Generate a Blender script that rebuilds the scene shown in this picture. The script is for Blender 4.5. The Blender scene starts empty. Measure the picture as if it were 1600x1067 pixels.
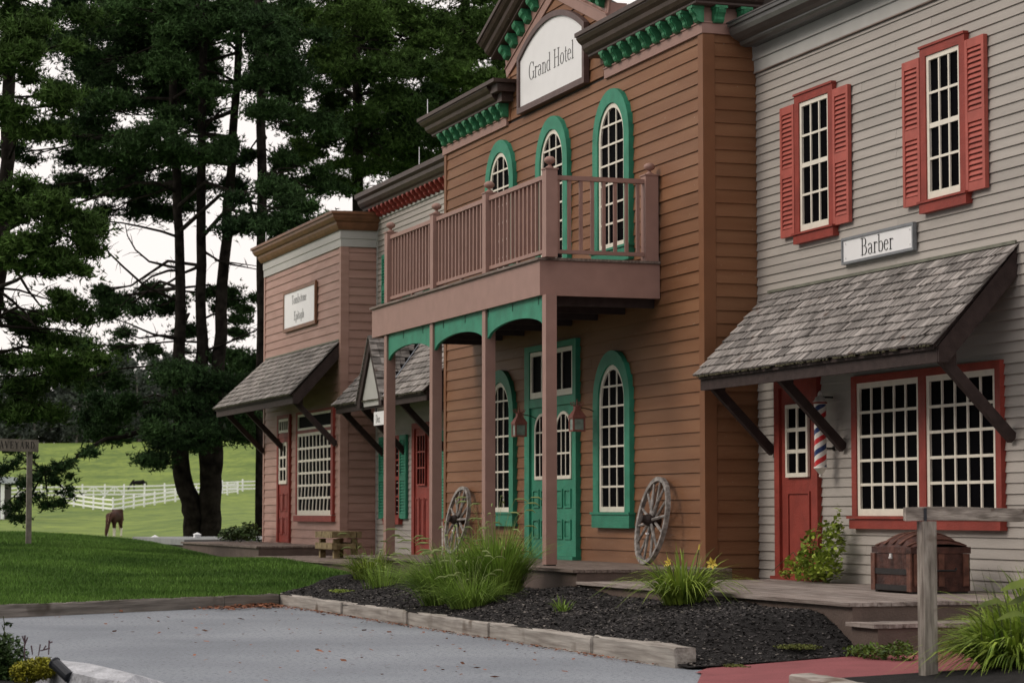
import bpy, math, random
import numpy as np
from mathutils import Vector, Matrix
rnd = random.Random(7)
R = math.radians
scene = bpy.context.scene
col = scene.collection

# ------------------------------------------------------------------ camera
cam_d = bpy.data.cameras.new('camera'); cam = bpy.data.objects.new('camera', cam_d); col.objects.link(cam)
AL, PI_ = R(18.73), R(4.04)
d = Vector((-math.cos(AL)*math.cos(PI_), math.sin(AL)*math.cos(PI_), math.sin(PI_)))
r = Vector((math.sin(AL), math.cos(AL), 0)); u = r.cross(d)
CAM = Vector((0, -12.1, 1.30))
cam.matrix_world = Matrix.Translation(CAM) @ Matrix((r, u, -d)).transposed().to_4x4()
cam_d.lens = 84.83; cam_d.sensor_width = 36; cam_d.clip_start = 0.1; cam_d.clip_end = 3000
cam_d.dof.use_dof = True; cam_d.dof.focus_distance = 28; cam_d.dof.aperture_fstop = 5.0
scene.camera = cam
scene.render.resolution_x = 1024; scene.render.resolution_y = 682

# ------------------------------------------------------------------ sky and sun
TO_SUN = Vector((-0.22, -0.80, 0.62)).normalized()
w = bpy.data.worlds.new('World'); scene.world = w; w.use_nodes = True
nt = w.node_tree; nt.nodes.clear()
sky = nt.nodes.new('ShaderNodeTexSky'); sky.sky_type = 'NISHITA'; sky.sun_disc = False
sky.sun_elevation = math.asin(TO_SUN.z); sky.sun_rotation = math.atan2(TO_SUN.x, TO_SUN.y)
sky.dust_density = 4
sc_ = nt.nodes.new('ShaderNodeVectorMath'); sc_.operation = 'SCALE'; sc_.inputs['Scale'].default_value = 0.06
mx = nt.nodes.new('ShaderNodeMix'); mx.data_type = 'RGBA'; mx.inputs['Factor'].default_value = 0.82
mx.inputs[7].default_value = (1.15, 1.065, 1.02, 1)      # the cloud layer
bg = nt.nodes.new('ShaderNodeBackground'); bg.inputs['Strength'].default_value = 1.0
wo = nt.nodes.new('ShaderNodeOutputWorld')
nt.links.new(sky.outputs[0], sc_.inputs[0]); nt.links.new(sc_.outputs[0], mx.inputs[6])
nt.links.new(mx.outputs[2], bg.inputs[0]); nt.links.new(bg.outputs[0], wo.inputs[0])
sd = bpy.data.lights.new('sun', 'SUN'); sd.energy = 1.25; sd.angle = R(24); sd.color = (1.0, 0.90, 0.80)
so = bpy.data.objects.new('sun', sd); col.objects.link(so)
so.rotation_euler = (-TO_SUN).to_track_quat('-Z', 'Y').to_euler(); so.location = (0, -20, 30)
vs = scene.view_settings; vs.view_transform = 'Standard'; vs.look = 'None'; vs.gamma = 1; vs.exposure = 0.12
try: vs.use_curve_mapping = False
except Exception: pass
scene.cycles.max_bounces = 6; scene.cycles.diffuse_bounces = 3; scene.cycles.transparent_max_bounces = 6

# ------------------------------------------------------------------ materials
def mat(name, c, rough=.65, var=.10, scale=6, bump=.0, bscale=40, spec=.3, c2=None, stretch=(1,1,1), speck=None, objvar=0.0, attr=None, facv=None, trans=0.0):
    m = bpy.data.materials.new(name); m.use_nodes = True; n = m.node_tree; L = n.links
    b = n.nodes['Principled BSDF']; b.inputs['Roughness'].default_value = rough
    b.inputs['Specular IOR Level'].default_value = spec
    tc = n.nodes.new('ShaderNodeNewGeometry'); mp = n.nodes.new('ShaderNodeMapping'); mp.inputs['Scale'].default_value = stretch
    L.new(tc.outputs['Position'], mp.inputs[0])
    no = n.nodes.new('ShaderNodeTexNoise'); no.inputs['Scale'].default_value = scale; no.inputs['Detail'].default_value = 7
    L.new(mp.outputs[0], no.inputs['Vector'])
    ra = n.nodes.new('ShaderNodeValToRGB'); e = ra.color_ramp.elements
    c2 = c2 or tuple(min(1, x*(1+var)) for x in c)
    e[0].position = .32; e[1].position = .68
    e[0].color = (*[x*(1-var) for x in c], 1); e[1].color = (*c2, 1)
    L.new(no.outputs['Fac'], ra.inputs[0]); out = ra.outputs[0]
    if objvar or attr:
        if attr:
            at = n.nodes.new('ShaderNodeAttribute'); at.attribute_name = attr; src = at.outputs['Fac']
            if objvar:
                oi = n.nodes.new('ShaderNodeObjectInfo'); ad = n.nodes.new('ShaderNodeMath'); ad.operation = 'ADD'
                L.new(src, ad.inputs[0]); L.new(oi.outputs['Random'], ad.inputs[1])
                fr = n.nodes.new('ShaderNodeMath'); fr.operation = 'FRACT'; L.new(ad.outputs[0], fr.inputs[0]); src = fr.outputs[0]
        else:
            oi = n.nodes.new('ShaderNodeObjectInfo'); src = oi.outputs['Random']
        lo, hi = facv or (1-objvar, 1+objvar)
        mr = n.nodes.new('ShaderNodeMapRange'); mr.inputs[3].default_value = lo; mr.inputs[4].default_value = hi
        L.new(src, mr.inputs[0])
        vm = n.nodes.new('ShaderNodeVectorMath'); vm.operation = 'SCALE'; L.new(out, vm.inputs[0]); L.new(mr.outputs[0], vm.inputs['Scale']); out = vm.outputs[0]
    if speck:
        sc, cs, lo, hi = speck
        n2 = n.nodes.new('ShaderNodeTexNoise'); n2.inputs['Scale'].default_value = sc; n2.inputs['Detail'].default_value = 2
        L.new(tc.outputs['Position'], n2.inputs['Vector'])
        m2 = n.nodes.new('ShaderNodeMapRange'); m2.inputs[1].default_value = lo; m2.inputs[2].default_value = hi; L.new(n2.outputs[0], m2.inputs[0])
        mi = n.nodes.new('ShaderNodeMix'); mi.data_type = 'RGBA'; L.new(m2.outputs[0], mi.inputs['Factor']); L.new(out, mi.inputs[6]); mi.inputs[7].default_value = (*cs, 1); out = mi.outputs[2]
    L.new(out, b.inputs['Base Color'])
    if bump:
        nb = n.nodes.new('ShaderNodeTexNoise'); nb.inputs['Scale'].default_value = bscale; nb.inputs['Detail'].default_value = 5
        L.new(mp.outputs[0], nb.inputs['Vector'])
        bu = n.nodes.new('ShaderNodeBump'); bu.inputs['Strength'].default_value = bump; bu.inputs['Distance'].default_value = .02
        L.new(nb.outputs[0], bu.inputs['Height']); L.new(bu.outputs[0], b.inputs['Normal'])
    if trans:
        tr = n.nodes.new('ShaderNodeBsdfTranslucent'); ms = n.nodes.new('ShaderNodeMixShader'); ms.inputs[0].default_value = trans
        L.new(out, tr.inputs[0]); L.new(b.outputs[0], ms.inputs[1]); L.new(tr.outputs[0], ms.inputs[2]); L.new(ms.outputs[0], n.nodes['Material Output'].inputs[0])
    return m
M = {}
M['brown'] = mat('hotel_brown_paint', (.215,.094,.042), .6, .12, 1.6, .25, 60, c2=(.245,.120,.060), stretch=(.4,.4,3), objvar=.09, speck=(22,(.34,.26,.20),.745,.78))
M['brown_trim'] = mat('hotel_corner_paint', (.205,.09,.042), .6, .08, 4)
M['grey'] = mat('grey_siding_paint', (.38,.355,.325), .6, .07, 2, .2, 60, c2=(.425,.395,.36), stretch=(.4,.4,3), objvar=.055)
M['greytrim'] = mat('blue_grey_trim_paint', (.44,.44,.42), .6, .05, 3)
M['rose'] = mat('rose_siding_paint', (.38,.225,.182), .6, .09, 3, .2, 60, c2=(.43,.265,.22), stretch=(.4,.4,3), objvar=.08)
M['pink'] = mat('mauve_trim_paint', (.33,.20,.168), .55, .07, 5, .1, 80)
M['green'] = mat('green_trim_paint', (.035,.24,.15), .6, .16, 5, .3, 45)
M['bracket'] = mat('green_bracket_paint', (.038,.21,.10), .55, .25, 14, .2, 60)
M['red'] = mat('red_trim_paint', (.27,.046,.033), .6, .16, 5, .3, 45)
M['redshut'] = mat('red_shutter_paint', (.41,.10,.078), .6, .12, 6)
M['white'] = mat('cream_sash_paint', (.78,.74,.64), .5, .05, 10)
M['glass'] = mat('dark_window_glass', (.0025,.0025,.0035), .6, .3, 3, spec=.012)
M['wglass'] = mat('lamp_glass', (.24,.30,.26), .25, .3, 12, spec=.5)
M['dark'] = mat('dark_brown_timber', (.050,.036,.034), .7, .2, 10, .2, 50, spec=.15)
M['cornice'] = mat('dark_brown_cornice_paint', (.062,.040,.033), .5, .2, 6, .15, 40, speck=(50,(.3,.26,.22),.70,.76))
M['copper'] = mat('copper_brown_cornice_paint', (.19,.088,.045), .5, .2, 6)
M['gutter'] = mat('charcoal_gutter_metal', (.075,.075,.072), .4, .15, 5, spec=.5)
M['roofedge'] = mat('weathered_flat_roof_edge', (.09,.085,.085), .7, .25, 6)
M['shingle'] = mat('weathered_cedar_shingle', (.17,.152,.138), .85, .50, 9, .5, 30, c2=(.47,.44,.42), stretch=(3.2,.45,.45), objvar=.42, attr='rnd', facv=(.58,1.2), speck=(5,(.10,.055,.035),.66,.8))
M['flash'] = mat('dull_flashing', (.16,.165,.13), .7, .2, 8)
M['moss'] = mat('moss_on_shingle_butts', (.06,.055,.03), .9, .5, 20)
M['sign'] = mat('white_sign_panel', (.82,.83,.84), .35, .02, 5)
M['signgrey'] = mat('grey_sign_frame', (.20,.215,.23), .5, .1, 8)
M['ink'] = mat('black_sign_lettering', (.012,.012,.014), .5, .1, 8)
M['ink2'] = mat('faded_grey_lettering', (.10,.10,.105), .5, .1, 8)
M['purple'] = mat('plum_brown_sign_frame', (.115,.075,.07), .5, .15, 8)
M['deck'] = mat('brown_stained_decking', (.16,.12,.10), .75, .25, 4, .4, 30, c2=(.29,.235,.205), stretch=(.6,8,8), objvar=.12)
M['deckw'] = mat('worn_grey_decking', (.19,.145,.125), .8, .3, 3, .4, 30, c2=(.42,.37,.34), stretch=(.5,7,7), objvar=.18)
M['deckface'] = mat('deck_fascia_stain', (.125,.092,.078), .7, .15, 5, .3, 40)
M['greydeck'] = mat('grey_painted_platform', (.27,.285,.29), .7, .12, 4)
M['tie'] = mat('weathered_landscape_timber', (.29,.26,.23), .85, .25, 4, .35, 9, c2=(.47,.44,.40), stretch=(.30,5,5), speck=(2.2,(.13,.10,.075),.62,.74))
M['tie2'] = mat('weathered_grey_timber', (.22,.195,.165), .85, .35, 7, .6, 18, c2=(.42,.385,.34), stretch=(4,4,.5), speck=(7,(.12,.09,.07),.62,.75))
M['tiek'] = mat('weathered_kerb_timber', (.20,.18,.16), .85, .25, 3, .35, 9, c2=(.33,.30,.27), stretch=(.5,.5,8), speck=(2.2,(.09,.075,.06),.62,.74))
M['rail'] = mat('weathered_rail_timber', (.24,.21,.18), .85, .35, 5, .4, 12, c2=(.43,.39,.345), stretch=(5,.5,6), speck=(9,(.12,.09,.07),.64,.72))
M['stool'] = mat('mossy_timber', (.17,.125,.06), .85, .35, 9, .5, 25, c2=(.30,.24,.13))
M['post'] = mat('grey_brown_post', (.20,.18,.16), .8, .3, 8, .4, 25)
M['wheel'] = mat('silvered_wheel_wood', (.20,.185,.175), .8, .35, 15, .5, 40, c2=(.42,.40,.38))
M['hub'] = mat('iron_hub', (.035,.025,.022), .6, .3, 20)
M['salmon'] = mat('salmon_lantern_paint', (.27,.10,.08), .6, .15, 20)
M['trunk'] = mat('worn_leather_trunk', (.055,.021,.016), .6, .45, 9, .5, 25, c2=(.11,.045,.034), speck=(6,(.04,.02,.02),.55,.75))
M['trunkslat'] = mat('trunk_wood_slat', (.13,.055,.038), .6, .4, 12, .3, 25)
M['iron'] = mat('blackened_iron', (.02,.018,.018), .55, .3, 15)
M['steel'] = mat('bright_metal', (.7,.7,.7), .3, .1, 15, spec=.8)
M['pw'] = mat('pole_white_enamel', (.80,.78,.74), .3, .03, 8, spec=.5)
M['pr'] = mat('pole_red_enamel', (.62,.03,.035), .3, .05, 8, spec=.5)
M['pb'] = mat('pole_blue_enamel', (.02,.045,.16), .3, .05, 8, spec=.5)
M['fence'] = mat('white_fence_paint', (.86,.88,.90), .5, .03, 3)
M['bark'] = mat('dark_pine_bark', (.013,.011,.010), .95, .5, 5, 1.0, 9, c2=(.028,.024,.021), spec=.04)
M['asphalt'] = mat('pale_asphalt', (.260,.290,.330), .85, .12, .45, .8, 70, c2=(.325,.355,.395), speck=(26,(.15,.165,.185),.55,.68))
M['redpath'] = mat('red_coated_path', (.27,.085,.092), .85, .12, 3, .4, 90, speck=(45,(.16,.05,.055),.62,.72))
M['mulch'] = mat('black_mulch_soil', (.013,.012,.012), .95, .5, 12, .8, 60)
M['chip'] = mat('black_mulch_chip', (.026,.024,.024), .85, .4, 20, attr='rnd', facv=(.3,3.4))
M['chipl'] = mat('pale_mulch_chip', (.22,.20,.18), .85, .4, 20, attr='rnd', facv=(.5,1.2))
M['lawn'] = mat('mown_lawn', (.052,.120,.020), .95, .3, .7, .8, 30, c2=(.095,.175,.034), speck=(9,(.03,.06,.014),.5,.8))
M['blade'] = mat('lawn_blade', (.072,.165,.026), .8, .35, .55, c2=(.130,.245,.046), attr='rnd', facv=(.5,1.6), spec=.2)
M['pasture'] = mat('pasture_grass', (.115,.185,.026), .95, .18, .12, 1.0, .9, c2=(.205,.275,.045), speck=(.8,(.060,.110,.020),.46,.70), stretch=(1,1,1))
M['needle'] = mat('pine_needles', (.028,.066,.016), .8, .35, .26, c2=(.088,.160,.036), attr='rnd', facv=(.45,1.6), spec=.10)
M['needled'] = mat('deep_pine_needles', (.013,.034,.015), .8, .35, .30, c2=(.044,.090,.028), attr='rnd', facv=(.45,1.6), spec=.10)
M['hazeleaf'] = mat('haze_tinted_far_leaf', (.058,.076,.064), .9, .3, .05, c2=(.098,.122,.100), attr='rnd', facv=(.6,1.3))  # distance haze is mixed into this leaf colour
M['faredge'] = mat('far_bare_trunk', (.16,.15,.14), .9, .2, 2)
M['lily'] = mat('daylily_leaf', (.15,.26,.035), .55, .25, 5, c2=(.32,.42,.065), attr='rnd', facv=(.55,1.5), trans=.2)
M['grassl'] = mat('fountain_grass_leaf', (.17,.30,.045), .6, .25, 4, c2=(.30,.44,.085), attr='rnd', facv=(.5,1.5), trans=.2)
M['hosta'] = mat('broad_green_leaf', (.13,.20,.03), .5, .3, 5, c2=(.21,.28,.05), attr='rnd', facv=(.5,1.5), trans=.2)
M['seed'] = mat('pale_seed_head', (.24,.30,.11), .8, .2, 10)
M['yellow'] = mat('yellow_petal', (.86,.66,.13), .5, .1, 10, trans=.15)
M['sedum'] = mat('yellow_green_sedum', (.26,.28,.02), .7, .4, 12, c2=(.40,.38,.03), attr='rnd', facv=(.5,1.3))
M['vine'] = mat('vine_leaf', (.20,.30,.04), .6, .35, 5, c2=(.36,.46,.07), attr='rnd', facv=(.5,1.4), trans=.15)
M['weed'] = mat('weed_leaf', (.085,.16,.03), .6, .35, 5, c2=(.15,.23,.04), attr='rnd', facv=(.5,1.4), trans=.15)
M['shrub'] = mat('dark_shrub_leaf', (.035,.075,.018), .6, .3, 6, c2=(.065,.12,.03), attr='rnd', facv=(.5,1.5))
M['sprig'] = mat('purple_sprig', (.10,.06,.07), .8, .2, 10)
M['moss2'] = mat('creeping_ground_cover', (.10,.115,.028), .9, .3, 10, attr='rnd', facv=(.6,1.4))
M['stem'] = mat('plant_stem', (.06,.08,.03), .8, .2, 10)
M['granite'] = mat('grey_granite', (.46,.48,.52), .8, .2, 8, .9, 20, c2=(.62,.64,.68), speck=(60,(.26,.26,.27),.55,.75))
M['litter'] = mat('fallen_leaf_litter', (.20,.075,.035), .8, .3, 10, attr='rnd', facv=(.4,1.7))
M['black'] = mat('black_plastic', (.03,.034,.042), .45, .1, 8)
M['horse_b'] = mat('bay_horse_coat', (.038,.017,.012), .8, .3, 2.5, c2=(.07,.035,.026), spec=.1)
M['horse_l'] = mat('sandy_horse_hair', (.33,.25,.17), .7, .2, 6)
M['horse_w'] = mat('white_horse_hair', (.62,.58,.52), .7, .1, 6)
M['horse_k'] = mat('black_horse_coat', (.012,.011,.012), .8, .3, 3, spec=.1)
M['shed'] = mat('dark_shed_boards', (.03,.027,.025), .8, .2, 3)
M['shedroof'] = mat('pale_shed_roof', (.42,.46,.52), .5, .1, 3)
M['core'] = mat('wall_sheathing', (.045,.035,.03), .8, .2, 4)
M['roofflat'] = mat('flat_roof_membrane', (.06,.06,.06), .9, .2, 2)

# ------------------------------------------------------------------ object helpers
ORG = {}          # world origin of every object built
def put(name, me, org, parent=None):
    o = bpy.data.objects.new(name, me); col.objects.link(o)
    org = Vector(org); ORG[o.name] = org
    if parent: o.parent = parent; o.location = org - ORG[parent.name]
    else: o.location = org
    return o
def thing(name, label, cat, loc, group=None):
    o = put(name, None, loc); o.empty_display_size = .2
    o['label'] = label; o['category'] = cat
    if group: o['group'] = group
    return o
def tag(o, label=None, cat=None, group=None, kind=None):
    if label: o['label'] = label
    if cat: o['category'] = cat
    if group: o['group'] = group
    if kind: o['kind'] = kind
    return o
class MB:
    def __init__(s): s.v = []; s.f = []; s.m = []; s.r = []
    def add(s, vs_, fs, mi=0, rv=None):
        k = len(s.v); s.v += [tuple(p) for p in vs_]; s.f += [tuple(i+k for i in q) for q in fs]; s.m += [mi]*len(fs)
        rv = rnd.random() if rv is None else rv; s.r += [rv]*len(fs); return s
    def box(s, x0, x1, y0, y1, z0, z1, mi=0):
        return s.add([(x, y, z) for x in (x0, x1) for y in (y0, y1) for z in (z0, z1)],
            [(0,1,3,2), (4,6,7,5), (0,4,5,1), (2,3,7,6), (0,2,6,4), (1,5,7,3)], mi)
    def prism(s, poly, a, b, mi=0):
        # poly: list of 2 points maps to 3d by functions a and b (the two end caps)
        n = len(poly); V = [a(*p) for p in poly] + [b(*p) for p in poly]
        F = [tuple(range(n)), tuple(range(2*n-1, n-1, -1))] + [(i, i+n, (i+1) % n+n, (i+1) % n) for i in range(n)]
        return s.add(V, F, mi)
    def beam(s, p, q, wd, hg, mi=0, side=None):
        p = Vector(p); q = Vector(q); t = (q-p).normalized(); sd_ = Vector(side) if side else t.cross(Vector((0,0,1)))
        if sd_.length < 1e-4: sd_ = Vector((1,0,0))
        sd_.normalize(); up = sd_.cross(t).normalized()
        V = [c + sd_*a*wd/2 + up*b*hg/2 for c in (p, q) for a, b in ((-1,-1), (1,-1), (1,1), (-1,1))]
        return s.add(V, [(0,1,2,3), (7,6,5,4), (0,4,5,1), (1,5,6,2), (2,6,7,3), (3,7,4,0)], mi)
    def tube(s, pts, rad, n=6, mi=0, cap=True):
        pts = [Vector(p) for p in pts]; m = len(pts)
        rad = rad if isinstance(rad, (list, tuple)) else [rad]*m
        V = []; ref = None
        for i, p in enumerate(pts):
            t = (pts[min(i+1, m-1)] - pts[max(i-1, 0)]).normalized()
            if ref is None: ref = t.cross(Vector((0,0,1)));  ref = ref if ref.length > .1 else t.cross(Vector((1,0,0)))
            a = (ref - t*ref.dot(t)).normalized(); b = t.cross(a); ref = a
            V += [p + (a*math.cos(2*math.pi*k/n) + b*math.sin(2*math.pi*k/n))*rad[i] for k in range(n)]
        F = [(i*n+k, i*n+(k+1) % n, (i+1)*n+(k+1) % n, (i+1)*n+k) for i in range(m-1) for k in range(n)]
        if cap: F += [tuple(range(n-1, -1, -1)), tuple((m-1)*n+k for k in range(n))]
        return s.add(V, F, mi)
    def lathe(s, prof, c, n=16, axis='z', mi=0):
        c = Vector(c); V = []
        for h, rr in prof:
            for k in range(n):
                a = 2*math.pi*k/n; x, y = rr*math.cos(a), rr*math.sin(a)
                V.append(c + (Vector((x, y, h)) if axis == 'z' else Vector((x, h, y)) if axis == 'y' else Vector((h, x, y))))
        m = len(prof); F = [(i*n+k, i*n+(k+1) % n, (i+1)*n+(k+1) % n, (i+1)*n+k) for i in range(m-1) for k in range(n)]
        F += [tuple(range(n-1, -1, -1)), tuple((m-1)*n+k for k in range(n))]
        return s.add(V, F, mi)
    def ribbon(s, pts, ws, side, mi=0):
        side = Vector(side).normalized(); V = []; rv = rnd.random()
        for p, w_ in zip(pts, ws): V += [Vector(p)-side*w_/2, Vector(p)+side*w_/2]
        return s.add(V, [(2*i, 2*i+1, 2*i+3, 2*i+2) for i in range(len(pts)-1)], mi, rv)
    def build(s, name, mats, parent=None, org=None, smooth=False, kind=None):
        A = np.array(s.v, dtype=np.float64)
        if org is None:
            lo, hi = A.min(0), A.max(0); org = ((lo[0]+hi[0])/2, (lo[1]+hi[1])/2, lo[2])
        A = A - np.array(org)
        me = bpy.data.meshes.new(name); me.from_pydata([tuple(p) for p in A.tolist()], [], s.f)
        for m_ in (mats if isinstance(mats, (list, tuple)) else [mats]): me.materials.append(m_)
        if any(s.m): me.polygons.foreach_set('material_index', s.m)
        at = me.attributes.new('rnd', 'FLOAT', 'FACE'); at.data.foreach_set('value', s.r)
        if smooth: me.polygons.foreach_set('use_smooth', [True]*len(s.f))
        me.update(); o = put(name, me, org, parent)
        if kind: o['kind'] = kind
        return o
def raw(name, V, F, mats, rv=None, parent=None, org=(0,0,0), mi=None):
    """big mesh from numpy arrays: V (n,3), F (m,3 or 4)"""
    me = bpy.data.meshes.new(name); k = F.shape[1]
    me.vertices.add(len(V)); me.vertices.foreach_set('co', (V-np.array(org)).astype(np.float32).ravel())
    me.loops.add(F.size); me.loops.foreach_set('vertex_index', F.astype(np.int32).ravel())
    me.polygons.add(len(F)); me.polygons.foreach_set('loop_start', np.arange(0, F.size, k, dtype=np.int32))
    me.polygons.foreach_set('loop_total', np.full(len(F), k, dtype=np.int32))
    if mi is not None: me.polygons.foreach_set('material_index', mi.astype(np.int32))
    for m_ in (mats if isinstance(mats, (list, tuple)) else [mats]): me.materials.append(m_)
    at = me.attributes.new('rnd', 'FLOAT', 'FACE'); at.data.foreach_set('value', (np.random.rand(len(F)) if rv is None else rv).astype(np.float32))
    me.update(calc_edges=True)
    return put(name, me, org, parent)
BOX = {}
def bx(name, parent, m, x0, x1, y0, y1, z0, z1):
    """box part; alike pieces share their mesh"""
    key = (m.name, round(x1-x0, 3), round(y1-y0, 3), round(z1-z0, 3))
    if key not in BOX:
        a, b, c = key[1]/2, key[2]/2, key[3]/2
        V = [(x, y, z) for x in (-a, a) for y in (-b, b) for z in (-c, c)]
        me = bpy.data.meshes.new(name); me.from_pydata(V, [], [(0,1,3,2), (4,6,7,5), (0,4,5,1), (2,3,7,6), (0,2,6,4), (1,5,7,3)])
        me.materials.append(m); at = me.attributes.new('rnd', 'FLOAT', 'FACE'); BOX[key] = me
    return put(name, BOX[key], ((x0+x1)/2, (y0+y1)/2, (z0+z1)/2), parent)
CLAP = {}
def siding(wall, m, x0, x1, z0, z1, sp, Y, face='front', limit=None, name='clapboard'):
    """overlapping boards, each an object: thin at the top, proud at its lower edge"""
    z = z0
    while z < z1-.02:
        h = min(sp+.008, z1-z); a, b = x0, x1
        if limit:
            ab = limit(z+h)
            if ab is None: break
            a, b = max(a, ab[0]), min(b, ab[1])
            if b-a < .1: break
        cuts = [a, b]
        if b-a > 4: cuts = [a, round(a+(b-a)*rnd.choice((.28, .36, .44, .56, .64, .72)), 3), b]     # butt joint
        for a_, b_ in zip(cuts[:-1], cuts[1:]):
            b_ -= .003 if b_ < b else 0
            key = (m.name, face, round(b_-a_, 3), round(h, 3))
            if key not in CLAP:
                L_ = (b_-a_)/2; sec = [(0, -.026), (h, -.008), (h, .004), (0, .004)]
                if face == 'front': V = [(s_*L_, y, zz) for s_ in (-1, 1) for zz, y in sec]
                else: V = [(-y, s_*L_, zz) for s_ in (-1, 1) for zz, y in sec]
                me = bpy.data.meshes.new(name); me.from_pydata(V, [], [(0,1,2,3), (7,6,5,4), (0,4,5,1), (1,5,6,2), (2,6,7,3), (3,7,4,0)])
                me.materials.append(m); me.attributes.new('rnd', 'FLOAT', 'FACE'); CLAP[key] = me
            jz = rnd.uniform(-.0015, .0015); jy = rnd.uniform(-.0015, .0015)
            org = ((a_+b_)/2, Y+jy, z+jz) if face == 'front' else (Y+jy, (a_+b_)/2, z+jz)
            put(name, CLAP[key], org, wall)
        z += sp
def sweep(mb, path, prof, mi=0):
    """mitred moulding: path of (x,y) points, outside on the right of travel; prof of (out, z)"""
    P = [Vector(p) for p in path]; n = len(P); k = len(prof); V = []
    for i, p in enumerate(P):
        ns = []
        if i > 0: t = (P[i]-P[i-1]).normalized(); ns.append(Vector((t.y, -t.x)))
        if i < n-1: t = (P[i+1]-P[i]).normalized(); ns.append(Vector((t.y, -t.x)))
        nn = ns[0] if len(ns) == 1 else (ns[0]+ns[1])/(1+ns[0].dot(ns[1]))
        V += [(p.x+nn.x*o_, p.y+nn.y*o_, z) for o_, z in prof]
    F = [(i*k+j, (i+1)*k+j, (i+1)*k+(j+1) % k, i*k+(j+1) % k) for i in range(n-1) for j in range(k)]
    F += [tuple(range(k-1, -1, -1)), tuple((n-1)*k+j for j in range(k))]
    return mb.add(V, F, mi)
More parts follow.
